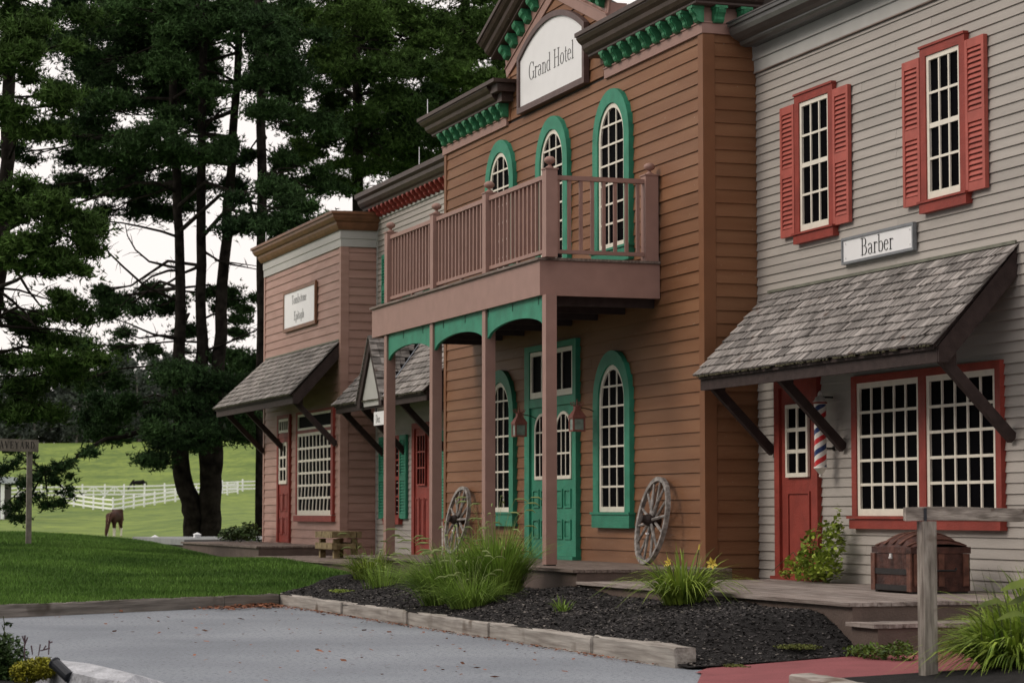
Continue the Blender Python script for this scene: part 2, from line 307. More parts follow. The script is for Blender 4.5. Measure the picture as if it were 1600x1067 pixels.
# ------------------------------------------------------------------ lettering (strokes with thick and thin)
def arc(cx, cy, rx, ry, a0, a1, n=12, tk=.12, th=.035):
    out = []
    for i in range(n+1):
        a = R(a0+(a1-a0)*i/n); out.append((cx+rx*math.cos(a), cy+ry*math.sin(a), th+(tk-th)*abs(math.cos(a))**1.3))
    return out
def st(x, y0, y1, w_=.12): return [(x, y0, w_), (x, y1, w_)]
def sf(x, y, w_=.24): return [(x-w_/2, y, .035), (x+w_/2, y, .035)]
X_ = .62
GL = {
 'G': (.80, [arc(.42,.5,.33,.49,38,325,20), st(.68,.05,.42), sf(.68,.42), [(.66,.70,.03),(.68,.95,.03)]]),
 'r': (.42, [st(.14,0,X_), sf(.14,.02,.26), sf(.09,X_-.02,.12), arc(.30,.44,.14,.16,150,50,6,.08,.05), [(.37,.55,.10),(.40,.55,.10)]]),
 'a': (.52, [arc(.22,.46,.16,.15,160,0,8,.10), st(.38,.06,.48,.11), [(.38,.06,.05),(.47,.03,.03)], arc(.24,.17,.17,.165,60,300,12,.10), [(.26,.33,.04),(.38,.37,.04)]]),
 'n': (.58, [st(.13,0,X_,.11), sf(.13,.02), sf(.08,X_-.02,.12), arc(.29,.42,.15,.18,150,0,8,.10), st(.44,0,.44,.11), sf(.44,.02)]),
 'd': (.56, [arc(.24,.30,.19,.30,60,300,14,.11), st(.42,.02,1.0,.11), sf(.37,.98,.14), sf(.46,.02,.12)]),
 'H': (.82, [st(.16,0,1), st(.64,0,1), sf(.16,.02,.28), sf(.16,.98,.28), sf(.64,.02,.28), sf(.64,.98,.28), [(.16,.52,.04),(.64,.52,.04)]]),
 'o': (.54, [arc(.26,.31,.20,.30,0,360,20,.11)]),
 't': (.34, [st(.16,.08,.82,.10), [(.03,X_-.02,.04),(.31,X_-.02,.04)], arc(.25,.10,.09,.09,180,320,6,.07)]),
 'e': (.50, [arc(.25,.31,.19,.30,10,318,18,.11), [(.08,.36,.04),(.43,.36,.04)]]),
 'l': (.28, [st(.14,0,1,.11), sf(.14,.02), sf(.09,.98,.12)]),
 'B': (.70, [st(.17,0,1), sf(.14,.02,.24), sf(.14,.98,.24), [(.17,.98,.035),(.36,.98,.035)], [(.17,.53,.035),(.38,.53,.035)], [(.17,.02,.035),(.38,.02,.035)], arc(.34,.755,.19,.225,90,-90,10), arc(.36,.275,.23,.255,90,-90,10)]),
 'b': (.56, [st(.13,.03,1,.11), sf(.08,.98,.14), arc(.31,.30,.19,.30,125,-125,14,.11)]),
 'T': (.66, [st(.33,0,1), sf(.33,.02,.30), [(.04,.98,.04),(.62,.98,.04)], [(.05,.98,.035),(.04,.80,.03)], [(.61,.98,.035),(.62,.80,.03)]]),
 'm': (.86, [st(.13,0,X_,.11), sf(.13,.02), sf(.08,X_-.02,.12), arc(.28,.42,.14,.18,150,0,8,.09), st(.42,0,.44,.11), sf(.42,.02,.2), arc(.57,.42,.14,.18,150,0,8,.09), st(.71,0,.44,.11), sf(.71,.02,.2)]),
 's': (.42, [arc(.21,.46,.13,.14,40,230,9,.06,.05), [(.13,.37,.09),(.28,.25,.09)], arc(.20,.16,.14,.14,50,-140,9,.06,.05)]),
 'E': (.64, [st(.17,0,1), sf(.14,.02,.24), sf(.14,.98,.24), [(.17,.98,.04),(.56,.98,.04)], [(.17,.52,.04),(.44,.52,.04)], [(.17,.02,.04),(.58,.02,.04)], [(.56,.98,.035),(.57,.80,.03)], [(.58,.02,.035),(.60,.22,.03)], [(.44,.62,.03),(.44,.42,.03)]]),
 'p': (.56, [st(.13,-.30,X_,.11), sf(.13,-.28), sf(.08,X_-.02,.12), arc(.31,.30,.19,.30,125,-125,14,.11)]),
 'i': (.28, [st(.14,0,X_,.11), sf(.14,.02), sf(.09,X_-.02,.12), st(.14,.80,.92,.12)]),
 'h': (.58, [st(.13,0,1,.11), sf(.13,.02), sf(.08,.98,.12), arc(.29,.42,.15,.18,150,0,8,.10), st(.44,0,.44,.11), sf(.44,.02)]),
 'c': (.48, [arc(.26,.31,.20,.30,45,315,16,.11)]),
 'D': (.76, [st(.17,0,1), sf(.14,.02,.24), sf(.14,.98,.24), [(.17,.98,.035),(.33,.98,.035)], [(.17,.02,.035),(.33,.02,.035)], arc(.33,.5,.32,.48,90,-90,14)]),
 'R': (.72, [st(.17,0,1), sf(.15,.02,.26), sf(.14,.98,.24), [(.17,.98,.035),(.36,.98,.035)], [(.17,.50,.035),(.36,.50,.035)], arc(.34,.74,.21,.24,90,-90,10), [(.38,.50,.10),(.64,.02,.12)]]),
 'A': (.72, [[(.35,1,.04),(.10,0,.04)], [(.35,1,.12),(.62,0,.12)], [(.18,.35,.04),(.52,.35,.04)], sf(.10,.02,.2), sf(.62,.02,.24)]),
 'V': (.70, [[(.10,1,.12),(.35,0,.12)], [(.60,1,.04),(.35,0,.04)], sf(.10,.98,.22), sf(.60,.98,.2)]),
 'Y': (.70, [[(.10,1,.12),(.35,.48,.12)], [(.60,1,.04),(.35,.48,.04)], st(.35,0,.5), sf(.10,.98,.22), sf(.60,.98,.2), sf(.35,.02,.26)]),
}
def lettering(parent, text, x0, z0, h, xs, Y, m, bold=1.0, gap=.03, tilt=0):
    """text facing -Y; h = capital height, xs = width stretch"""
    mb = MB(); x = 0
    for ch in text:
        if ch == ' ': x += .34; continue
        adv, strokes = GL[ch]
        for s_ in strokes:
            for (ax, ay, aw), (bx_, by, bw) in zip(s_[:-1], s_[1:]):
                A = Vector((ax*xs, ay)); B = Vector((bx_*xs, by)); t = B-A
                if t.length < 1e-6: continue
                t.normalize(); nn = Vector((-t.y*xs, t.x))   # stroke width also condensed sideways
                # nn scaled so that vertical stems get xs-scaled width
                A2 = A - t*.008; B2 = B + t*.008
                q = [A2-nn*aw*bold/2, B2-nn*bw*bold/2, B2+nn*bw*bold/2, A2+nn*aw*bold/2]
                V = [(x0+(x*xs+p.x)*h, Y, z0+p.y*h) for p in q] + [(x0+(x*xs+p.x)*h, Y+.003, z0+p.y*h) for p in q]
                mb.add(V, [(0,1,2,3), (7,6,5,4), (0,4,5,1), (1,5,6,2), (2,6,7,3), (3,7,4,0)])
        x += adv+gap
    mb.build('lettering', m, parent)
    return x*xs*h
def text_w(text, h, xs, gap=.03): return sum(.34 if c == ' ' else GL[c][0]+gap for c in text)*xs*h

# ------------------------------------------------------------------ windows, doors
def ring_xz(mb, outer, inner, y0, y1, mi=0):
    """solid band between two open outlines with the same number of points"""
    n = len(outer); V = [(x, y0, z) for x, z in outer] + [(x, y0, z) for x, z in inner] + [(x, y1, z) for x, z in outer] + [(x, y1, z) for x, z in inner]
    F = []
    for i in range(n-1):
        F += [(i, i+1, n+i+1, n+i), (2*n+i, 3*n+i, 3*n+i+1, 2*n+i+1), (i, 2*n+i, 2*n+i+1, i+1), (n+i, n+i+1, 3*n+i+1, 3*n+i)]
    F += [(0, n, 3*n, 2*n), (n-1, 3*n-1, 4*n-1, 2*n-1)]
    return mb.add(V, F, mi)
def arch(cx, hw, z0, zs, n=16):
    return [(cx-hw, z0)] + [(cx-hw*math.cos(math.pi*i/n), zs+hw*math.sin(math.pi*i/n)) for i in range(n+1)] + [(cx+hw, z0)]
def rect_grid(par, x0, x1, z0, z1, Y, cols, rows, mw=.022, bw=.05, bot=.06, mid=None, sash='white', warp=0, glass='glass'):
    """sash with bars and one pane per light, front at Y (towards -Y)"""
    sh = MB(); ms = M[sash]
    sh.box(x0, x0+bw, Y, Y+.03, z0, z1); sh.box(x1-bw, x1, Y, Y+.03, z0, z1)
    sh.box(x0+bw, x1-bw, Y, Y+.03, z0, z0+bot); sh.box(x0+bw, x1-bw, Y, Y+.03, z1-bw, z1)
    sh.build('sash', ms, par)
    mu = MB(); X0, X1, Z0, Z1 = x0+bw, x1-bw, z0+bot, z1-bw
    pw, ph = (X1-X0)/cols, (Z1-Z0)/rows
    for j in range(1, rows):
        t = mw*2.0 if (mid and j == mid) else mw; mu.box(X0, X1, Y+.004, Y+.02, Z0+j*ph-t/2, Z0+j*ph+t/2)
    for i in range(1, cols):
        if not warp: mu.box(X0+i*pw-mw/2, X0+i*pw+mw/2, Y+.006, Y+.022, Z0, Z1)
        else:
            for j in range(rows):     # bars of soft plastic, bowed sideways between the rails
                k = {0: .9, 1: -.9}.get(j, .22)*warp; za, zb = Z0+j*ph, Z0+(j+1)*ph
                if j in (0, 1): mu.beam((X0+i*pw+(k*.045 if j == 1 else 0), Y+.013, za), (X0+i*pw+(0 if j == 1 else k*.045)*1.0, Y+.013, zb), mw, .016, side=(1, 0, 0))
                else: mu.beam((X0+i*pw+k*.03, Y+.013, za), (X0+i*pw, Y+.013, zb), mw, .016, side=(1, 0, 0))
    if cols*rows > 1: mu.build('muntin', ms, par)
    for i in range(cols):
        for j in range(rows): bx('pane', par, M[glass], X0+i*pw+.002, X0+(i+1)*pw-.002, Y+.026, Y+.034, Z0+j*ph+.002, Z0+(j+1)*ph-.002)
def arched_window(bld, cx, zb, Y, top=1.95, r=.475, zo=None, oh=.665):
    """green arched surround, cream sash, three lights wide"""
    zs = zb+top-r; fr = MB()
    ring_xz(fr, arch(cx, oh, zb+.005, zs), arch(cx, r+.004, zb+.005, zs), Y-.085, Y+.02)
    w_ = fr.build('arched_window', M['green'], bld)
    s_ = MB(); s_.box(cx-oh-.015, cx+oh+.015, Y-.10, Y+.02, zb-.175, zb); s_.box(cx-oh-.035, cx+oh+.035, Y-.118, Y+.02, zb, zb+.03)
    s_.build('sill', M['green'], w_)
    sh = MB(); bw = .062; yi = Y-.063
    ring_xz(sh, arch(cx, r, zb+.032, zs), arch(cx, r-bw, zb+.032, zs), yi, yi+.03); sh.box(cx-r+bw, cx+r-bw, yi, yi+.03, zb+.032, zb+.10)
    sh.build('sash', M['white'], w_)
    mu = MB(); ri = r-bw; pw = 2*ri/3; Z0 = zb+.10; bars = [zb+.10+.262*k for k in range(0, 7)]
    za = lambda x: zs+math.sqrt(max(0, ri*ri-(x-cx)**2))
    for zz in bars[1:]:
        hw = ri if zz <= zs else math.sqrt(max(0, ri*ri-(zz-zs)**2))
        mu.box(cx-hw, cx+hw, yi+.004, yi+.018, zz-.013, zz+.013)
    for i in (1, 2):
        x = cx-ri+i*pw; mu.box(x-.011, x+.011, yi+.006, yi+.02, Z0, za(x))
    mu.build('muntin', M['white'], w_)
    for i in range(3):
        xa, xb = cx-ri+i*pw+.002, cx-ri+(i+1)*pw-.002
        for j, zz in enumerate(bars):
            z2 = bars[j+1]-.002 if j < 6 else 9e9
            if z2 < zs: bx('pane', w_, M['glass'], xa, xb, yi+.024, yi+.032, zz+.002, z2); continue
            xs_ = [xa+(xb-xa)*k/6 for k in range(7)]
            tp = [(x, min(z2, za(x)-.001)) for x in xs_]; tp = [(x, max(z, zz+.004)) for x, z in tp]
            poly = [(xb, zz+.002), (xa, zz+.002)] + tp
            p = MB(); p.prism(poly, lambda x, z: (x, yi+.024, z), lambda x, z: (x, yi+.032, z)); p.build('pane', M['glass'], w_)
    return w_
def shutter(bld, x0, x1, z0, z1, Y, m, gaps=.052):
    fr = MB(); st_ = .05 if x1-x0 > .25 else .03; zm = (z0+z1)/2-.02; rh = .09
    for a, b in ((x0, x0+st_), (x1-st_, x1)): fr.box(a, b, Y-.075, Y-.03, z0, z1)
    for a, b in ((z0, z0+rh), (zm-rh*.6, zm+rh*.6), (z1-rh, z1)): fr.box(x0+st_, x1-st_, Y-.073, Y-.03, a, b)
    fr.box(x0+st_, x1-st_, Y-.042, Y-.032, z0+rh, z1-rh)
    s_ = fr.build('shutter', m, bld)
    sl = MB()
    for a, b in ((z0+rh, zm-rh*.6), (zm+rh*.6, z1-rh)):
        n = max(2, int((b-a)/gaps))
        for i in range(n):
            z = a+(i+.15)*(b-a)/n; h = (b-a)/n
            sl.add([(x, y, zz) for x in (x0+st_, x1-st_) for y, zz in ((Y-.070, z), (Y-.070, z+.008), (Y-.047, z+h*.95), (Y-.047, z+h*.8))], [(0,1,2,3), (7,6,5,4), (0,4,5,1), (1,5,6,2), (3,2,6,7), (0,3,7,4)])
    o = sl.build('louvre', m, s_); o['kind'] = 'stuff'
    return s_
def raised_panel(mb, x0, x1, z0, z1, Y, t=.03, d_=.018):
    mb.box(x0, x0+t, Y-d_, Y, z0, z1); mb.box(x1-t, x1, Y-d_, Y, z0, z1); mb.box(x0+t, x1-t, Y-d_, Y, z1-t, z1); mb.box(x0+t, x1-t, Y-d_, Y, z0, z0+t)
    mb.box(x0+t+.02, x1-t-.02, Y-d_*.5, Y, z0+t+.02, z1-t-.02)

# ------------------------------------------------------------------ shingled awning roofs
def awning(bld, xl, xr, z0, y1, z1, fas_h, braces, courses, single, xle=None, xre=None, keep=None, Y0=0.0, wmean=.19):
    """xl..xr along the wall at height z0, eave at y1, z1; xle/xre its ends at the eave"""
    xle = xl if xle is None else xle; xre = xr if xre is None else xre
    P = lambda t, x: Vector((x, Y0+(y1-Y0)*t, z0+(z1-z0)*t))      # t 0 top .. 1 eave
    ed = lambda t: (xl+(xle-xl)*t, xr+(xre-xr)*t)
    nrm = Vector((0, (z1-z0), -(y1-Y0))).normalized(); nrm = nrm if nrm.z > 0 else -nrm
    dk = MB()
    V = [P(0, xl+.04), P(0, xr-.04), P(1, xre-.04), P(1, xle+.04)]; dn = Vector((0, 0, -.03))
    dk.add([p+dn for p in V]+[p+dn*2.2 for p in V], [(0,1,2,3), (7,6,5,4), (0,4,5,1), (1,5,6,2), (2,6,7,3), (3,7,4,0)])
    a = dk.build('awning', M['dark'], bld)
    ln = math.hypot(y1-Y0, z1-z0)
    fb = MB(); fb.box(xle+.03, xre-.03, y1+.035, y1+.075, z1-.035-fas_h, z1-.035); fb.build('fascia', M['dark'], a)
    for x0_, x1_ in ((xl, xle), (xr, xre)):          # barge rafters at both ends
        s_ = -1 if x0_ == xr else 1; b_ = MB()
        q = [P(0, x0_+.05*s_)+Vector((0,0,-.035)), P(1, x1_+.05*s_)+Vector((0,.04,-.035)), P(1, x1_+.05*s_)+Vector((0,.04,-.035-fas_h)), P(1, x1_+.05*s_)+Vector((0,.14,-.035-fas_h)), P(0, x0_+.05*s_)+Vector((0,0,-.30))]
        dx = Vector((-.045*s_, 0, 0))
        b_.add(q+[p+dx for p in q], [(0,1,2,3,4), (9,8,7,6,5)]+[(i, i+5, (i+1) % 5+5, (i+1) % 5) for i in range(5)]); b_.build('rafter', M['dark'], a)
    for bx0 in braces:
        yb, zb = y1+.17, z1-.035-fas_h-.02; drop = (Y0-yb)*.93
        b_ = MB(); b_.beam((bx0, yb-.03, zb+.06), (bx0, Y0-.03, zb-drop), .085, .10, side=(1,0,0)); b_.build('brace', M['dark'], a)
        b_ = MB(); b_.box(bx0-.04, bx0+.04, yb-.02, yb+.10, zb+.0, zb+.24); b_.build('king_block', M['dark'], a)
    allm = MB(); ew = 1.0/courses
    for c in range(courses):
        t1 = 1+.03-(c)*ew; t0 = t1-ew*1.6
        t0c = max(t0, 0); xa, xb = ed((t1+t0c)/2); xa -= .03; xb += .03
        x = xa - rnd.random()*.0
        while x < xb-.02:
            w_ = min(max(.09, rnd.gauss(wmean, .055)), .34); w_ = min(w_, xb-x)
            if xb-(x+w_) < .06: w_ = xb-x
            g = rnd.uniform(.003, .008); jt = rnd.uniform(-.005, .005); th = rnd.uniform(.018, .026); lift = .014
            if keep is None or keep((x+w_/2), t1):
                a0, a1 = P(t0c, x+g), P(t0c, x+w_-g); b0, b1 = P(t1+jt, x+g), P(t1+jt, x+w_-g)
                tl = rnd.uniform(-.003, .006)
                V = [a0, a1, b1, b0]; V2 = [a0+nrm*.004, a1+nrm*.004, b1+nrm*(lift+th+tl), b0+nrm*(lift+th)]
                V = [a0, a1, b1+nrm*(lift-.004), b0+nrm*(lift-.004)]
                tgt = MB() if single else allm
                tgt.add(V+V2, [(3,2,1,0), (4,5,6,7), (0,1,5,4), (1,2,6,5), (2,3,7,6), (3,0,4,7)])
                if single: tgt.build('shingle', M['shingle'], a)
            x += w_
    if not single: allm.build('shingles', M['shingle'], a, kind='stuff')
    cp = MB(); cp.box(xl, xr, Y0-.045, Y0-.028, z0-.01, z0+.022); cp.build('flashing', M['flash'], a)
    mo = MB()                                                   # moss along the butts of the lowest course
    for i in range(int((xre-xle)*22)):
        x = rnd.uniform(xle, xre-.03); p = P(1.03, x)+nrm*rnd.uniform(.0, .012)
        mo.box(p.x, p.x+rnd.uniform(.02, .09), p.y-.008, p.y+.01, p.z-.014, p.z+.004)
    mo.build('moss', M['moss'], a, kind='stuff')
    return a

# ================================================================== BARBER SHOP
barber = thing('barber_shop', 'grey clapboard two-storey shop with red shuttered windows and a shingled awning, right of the hotel', 'building', (-21.5, 3, .3))
XL, XR = -26.44, -16.5
wb = MB(); wb.box(XL, XR, .006, 6.5, 0.0, 6.9); wall = wb.build('wall', M['core'], barber)
siding(wall, M['grey'], XL, XR, .42, 6.60, .1055, 0.0)
bx('frieze_board', wall, M['greytrim'], XL-.03, XR, -.035, .004, 6.60, 6.745); bx('frieze_board', wall, M['greytrim'], XL-.05, XR, -.055, .004, 6.748, 6.93)
bx('trim_strip', wall, M['deck'], XL-.01, XR, -.045, .004, 6.585, 6.598)
g = MB(); prof = [(.03, 6.90), (.20, 6.885), (.255, 6.90), (.27, 6.925), (.27, 6.945), (.33, 6.97), (.385, 7.01), (.405, 7.06), (.405, 7.105), (.43, 7.11), (.43, 7.15), (.0, 7.15)]
sweep(g, [(XL+.09, 0), (XR, 0)], prof); g.build('gutter', M['gutter'], barber)
g = MB(); g.add([(XL+.07, -.44, 7.152), (XR, -.44, 7.152), (XR, 3.2, 7.62), (XL+.07, 3.2, 7.62), (XL+.07, -.44, 7.17), (XR, -.44, 7.17), (XR, 3.2, 7.66), (XL+.07, 3.2, 7.66)], [(3,2,1,0), (4,5,6,7), (0,1,5,4), (1,2,6,5), (2,3,7,6), (3,0,4,7)]); g.build('roof', M['roofedge'], barber)
def barber_upper(x0, x1, sl, sr):
    f = MB(); f.box(x0, x0+.115, -.07, .0, 4.50, 6.02); f.box(x1-.115, x1, -.07, .0, 4.50, 6.02); f.box(x0, x1, -.07, .0, 6.02, 6.11); f.box(x0-.01, x1+.01, -.085, .0, 6.11, 6.135)
    w_ = f.build('window', M['red'], barber)
    bx('sill', w_, M['red'], x0-.01, x1+.03, -.09, 0, 4.385, 4.485); bx('sill', w_, M['red'], x0-.03, x1+.05, -.11, 0, 4.487, 4.51)
    rect_grid(w_, x0+.115, x1-.115, 4.512, 6.018, -.055, 3, 4, mw=.026, bw=.05, bot=.085, mid=2)
    shutter(barber, sl[0], sl[1], 4.495, 6.03, 0, M['redshut']); shutter(barber, sr[0], sr[1], 4.495, 6.03, 0, M['redshut'])
barber_upper(-25.27, -24.28, (-25.655, -25.28), (-24.27, -23.89))
barber_upper(-22.235, -21.30, (-22.62, -22.245), (-21.29, -20.91))
# shop window: two sashes of five by five lights
f = MB(); f.box(-23.89, -23.775, -.07, 0, 1.26, 2.78); f.box(-22.355, -22.205, -.07, 0, 1.26, 2.70); f.box(-20.795, -20.69, -.07, 0, 1.26, 2.78); f.box(-23.775, -20.795, -.07, 0, 2.70, 2.78)
sw = f.build('shop_window', M['red'], barber)
bx('sill', sw, M['red'], -23.91, -20.68, -.095, 0, 1.12, 1.225); bx('sill', sw, M['red'], -23.93, -20.66, -.12, 0, 1.228, 1.258)
rect_grid(sw, -23.775, -22.355, 1.26, 2.70, -.055, 5, 5, mw=.030, bw=.06, bot=.075); rect_grid(sw, -22.205, -20.795, 1.26, 2.70, -.055, 5, 5, mw=.030, bw=.06, bot=.075)
# door
f = MB(); f.box(-25.88, -25.745, -.075, 0, .525, 2.86); f.box(-24.885, -24.735, -.075, 0, .525, 2.86); f.box(-25.745, -24.885, -.075, 0, 2.74, 2.86); f.box(-25.745, -24.885, -.04, 0, .525, 2.74)
raised_panel(f, -25.57, -24.98, .70, 1.54, -.04); f.box(-25.90, -24.72, -.13, 0, .522, .56)
dr = f.build('door', M['red'], barber); rect_grid(dr, -25.565, -24.975, 1.70, 2.54, -.078, 2, 3, mw=.045, bw=.045, bot=.05)
awning(barber, -26.10, -20.41, 3.90, -.925, 2.915, .155, (-26.0, -24.15, -20.53), 10, True, xle=-26.17)

# ================================================================== GRAND HOTEL
hotel = thing('grand_hotel', 'brown clapboard hotel with green arched windows, bracketed cornices and a mauve balcony', 'building', (-31.7, 3, .3))
HY = -.68; HL, HR = -36.99, -26.473
wb = MB(); wb.box(HL, HR, HY+.006, 6.5, 0.0, 7.6); wall = wb.build('wall', M['core'], hotel)
siding(wall, M['brown'], HL+.11, HR-.12, .645, 7.06, .1615, HY)
siding(wall, M['brown'], HY+.12, 0.0-.002, .48, 7.06, .1615, HR, face='side')
wl = MB(); wl.box(HL-.002, HL+.11, HY-.035, HY+.004, .3, 7.06); wl.build('corner_board', M['brown_trim'], wall)
wl = MB(); wl.box(HR-.12, HR+.035, HY-.035, HY+.004, .3, 7.10); wl.box(HR+.002, HR+.035, HY+.004, HY+.12, .3, 7.10); wl.build('corner_board', M['brown_trim'], wall)
CR = [(o_, z_+.10) for o_, z_ in [(.0, 7.26), (.17, 7.26), (.19, 7.275), (.19, 7.30), (.235, 7.325), (.27, 7.37), (.285, 7.42), (.33, 7.455), (.36, 7.50), (.36, 7.515), (.385, 7.52), (.385, 7.575), (.0, 7.60)]]
def s_bracket(par, x, y, z, h, dpt, wd, m, face='front'):
    """S-shaped console; profile in (out, up)"""
    pr_ = [(0, h), (dpt, h), (dpt, h*.80), (dpt*.92, h*.62), (dpt*.74, h*.50), (dpt*.62, h*.36), (dpt*.60, h*.20), (dpt*.48, h*.06), (dpt*.25, 0), (0, 0)]
    mb = MB()
    for wd_, s_ in ((wd, 1.0), (wd*.55, 1.10)):
        if face == 'front': mb.prism(pr_, lambda o_, z_: (x-wd_/2, y-o_*s_, z+z_*(1 if s_ == 1 else .96)+.001), lambda o_, z_: (x+wd_/2, y-o_*s_, z+z_*(1 if s_ == 1 else .96)+.001))
        else: mb.prism(pr_, lambda o_, z_: (x+o_*s_, y-wd_/2, z+z_*(1 if s_ == 1 else .96)+.001), lambda o_, z_: (x+o_*s_, y+wd_/2, z+z_*(1 if s_ == 1 else .96)+.001))
    mb.box(x-wd*.6, x+wd*.6, y-dpt*1.12, y, z+h*.86, z+h+.004) if face == 'front' else mb.box(x, x+dpt*1.12, y-wd*.6, y+wd*.6, z+h*.86, z+h+.004)
    return mb.build('bracket', m, par)
def wing_cornice(x0, x1, path, bxs, sides=()):
    c = MB(); sweep(c, path, CR); co = c.build('cornice', M['cornice'], hotel)
    p = MB(); fp = [(.004, 7.045), (.05, 7.045), (.05, 7.165), (.065, 7.17), (.065, 7.185), (.03, 7.19), (.03, 7.362), (.004, 7.362)]
    q = [(max(path[0][0], -29.72) if path[0][0] > -30.5 else path[0][0], path[0][1])] + path[1:]; sweep(p, q, fp); p.build('frieze', M['pink'], co)
    for x in bxs: s_bracket(co, x, HY-.035, 7.165, .193, .145, .13, M['bracket'])
    for y in sides: s_bracket(co, HR+.035, y, 7.165, .193, .145, .13, M['bracket'], 'side')
wing_cornice(-29.72, HR, [(-29.95, HY), (HR, HY), (HR, -.001)], [-29.47+i*.335 for i in range(10)], (-.53, -.2))
wing_cornice(HL, -33.78, [(HL, 1.0), (HL, HY), (-33.80, HY)], [-36.82+i*.335 for i in range(10)])
rt = MB(); rt.box(-33.80, -33.40, HY-.385, HY+.02, 7.62, 7.675); rt.box(-33.80, -33.47, HY-.30, HY+.02, 7.50, 7.618); rt.box(-33.80, -33.57, HY-.20, HY+.02, 7.37, 7.498); rt.build('cornice_return', M['cornice'], hotel)
rf = MB(); rf.box(HL+.02, HR-.02, HY+.26, 6.4, 7.66, 7.70); rf.build('roof', M['roofflat'], hotel)
# raised centre gable, a false front
gx = -31.74; GT = lambda x: 8.82-.385*abs(x-gx)
gm = MB(); gpts = [(-33.80, 7.3), (-33.80, GT(-33.8)), (gx, GT(gx)), (-29.70, GT(-29.7)), (-29.70, 7.3)]
gm.prism(gpts, lambda x, z: (x, HY+.006, z), lambda x, z: (x, HY+.25, z)); gb = gm.build('gable', M['core'], hotel)
def glim(z):
    if z < GT(-33.7): return (-33.69, -29.81)
    hw = (8.82-z)/.385; return (gx-hw, gx+hw) if hw > .15 else None
siding(gb, M['brown'], -33.69, -29.81, 7.105, 8.82, .1615, HY, limit=glim)
g = MB(); g.box(-33.80, -33.69, HY-.034, HY+.004, 7.1, GT(-33.7)); g.build('corner_board', M['brown_trim'], gb)
g = MB(); g.box(-29.81, -29.665, HY-.034, HY+.004, 7.28, GT(-29.8)); g.box(-29.698, -29.665, HY+.004, HY+.26, 7.3, GT(-29.8)); g.build('corner_board', M['pink'], gb)
for sgn in (-1, 1):
    # raking cornice: moulding section carried up the slope
    sl = Vector((sgn*-1, 0, .385)).normalized(); upn = Vector((sgn*.385, 0, 1)).normalized()
    base = Vector((gx+sgn*2.16, HY, GT(gx+2.16)+.02)); top = Vector((gx, HY, GT(gx)+.02))
    pf = [(0, .0), (.05, .0), (.05, .135), (.065, .14), (.065, .155), (.03, .16), (.03, .24), (0, .24)]
    def rake(prof, m, nm, ext=0.0, par=gb):
        A = [base - sl*ext + Vector((0, -o_, 0)) + upn*(h_) for o_, h_ in prof]; B = []
        for p in A: t = (gx-p.x)/sl.x; B.append(p+sl*t)
        n_ = len(prof); mb = MB(); mb.add(A+B, [tuple(range(n_)), tuple(range(2*n_-1, n_-1, -1))]+[(i, i+n_, (i+1) % n_+n_, (i+1) % n_) for i in range(n_)]); return mb.build(nm, m, par)
    rake([(0, -.27), (.045, -.27), (.045, -.13), (.062, -.125), (.062, -.11), (.03, -.10), (.03, .16), (0, .16)], M['pink'], 'frieze')
    rc = rake([(o_*1.0, z_-7.22) for o_, z_ in CR], M['cornice'], 'raking_cornice', ext=.16)
    for i in range(7):
        c_ = base + sl*(.22+i*.335); b_ = MB(); h_, dpt = .185, .145
        pr_ = [(0, h_), (dpt, h_), (dpt, h_*.80), (dpt*.92, h_*.62), (dpt*.74, h_*.50), (dpt*.62, h_*.36), (dpt*.60, h_*.20), (dpt*.48, h_*.06), (dpt*.25, 0), (0, 0)]
        f0 = c_ + upn*(-.06) + Vector((0, -.035, 0))
        b_.prism(pr_, lambda o_, z_: f0-sl*.065+Vector((0, -o_, 0))+upn*z_, lambda o_, z_: f0+sl*.065+Vector((0, -o_, 0))+upn*z_)
        b_.build('bracket', M['bracket'], gb)
ws = MB(); ws.beam((-29.75, HY+.30, 8.05), (-29.75, 1.6, 7.6), .06, .07); ws.beam((-29.75, HY+.30, 8.30), (-29.75, 2.6, 7.66), .06, .07); ws.build('strut', M['white'], hotel)
for cx in (-34.06, -31.74, -29.41): arched_window(hotel, cx, 4.72, HY)
for cx in (-34.06, -29.42): arched_window(hotel, cx, 1.27, HY)
# entrance: green surround, transom, double doors
f = MB(); f.box(-32.865, -32.66, HY-.09, HY, .655, 3.66); f.box(-30.86, -30.73, HY-.09, HY, .655, 3.66); f.box(-32.66, -30.86, HY-.09, HY, 3.58, 3.66); f.box(-32.66, -30.86, HY-.085, HY, 2.78, 2.90); f.box(-32.90, -30.70, HY-.15, HY, .652, .70)
er = f.build('entrance', M['green'], hotel)
f = MB(); f.box(-32.66, -31.765, HY-.055, HY, .70, 2.78); f.box(-31.755, -30.86, HY-.055, HY, .70, 2.78)
for x0 in (-32.62, -31.65):
    for k in (0, 1):
        raised_panel(f, x0+.06+k*.34, x0+.32+k*.34, .93, 1.20, HY-.055, .025); raised_panel(f, x0+.06+k*.34, x0+.32+k*.34, 1.36, 1.62, HY-.055, .025)
dl = f.build('door_leaf', M['green'], er)
rect_grid(er, -32.65, -30.87, 2.91, 3.57, HY-.075, 4, 1, mw=.03, bw=.06, bot=.085)
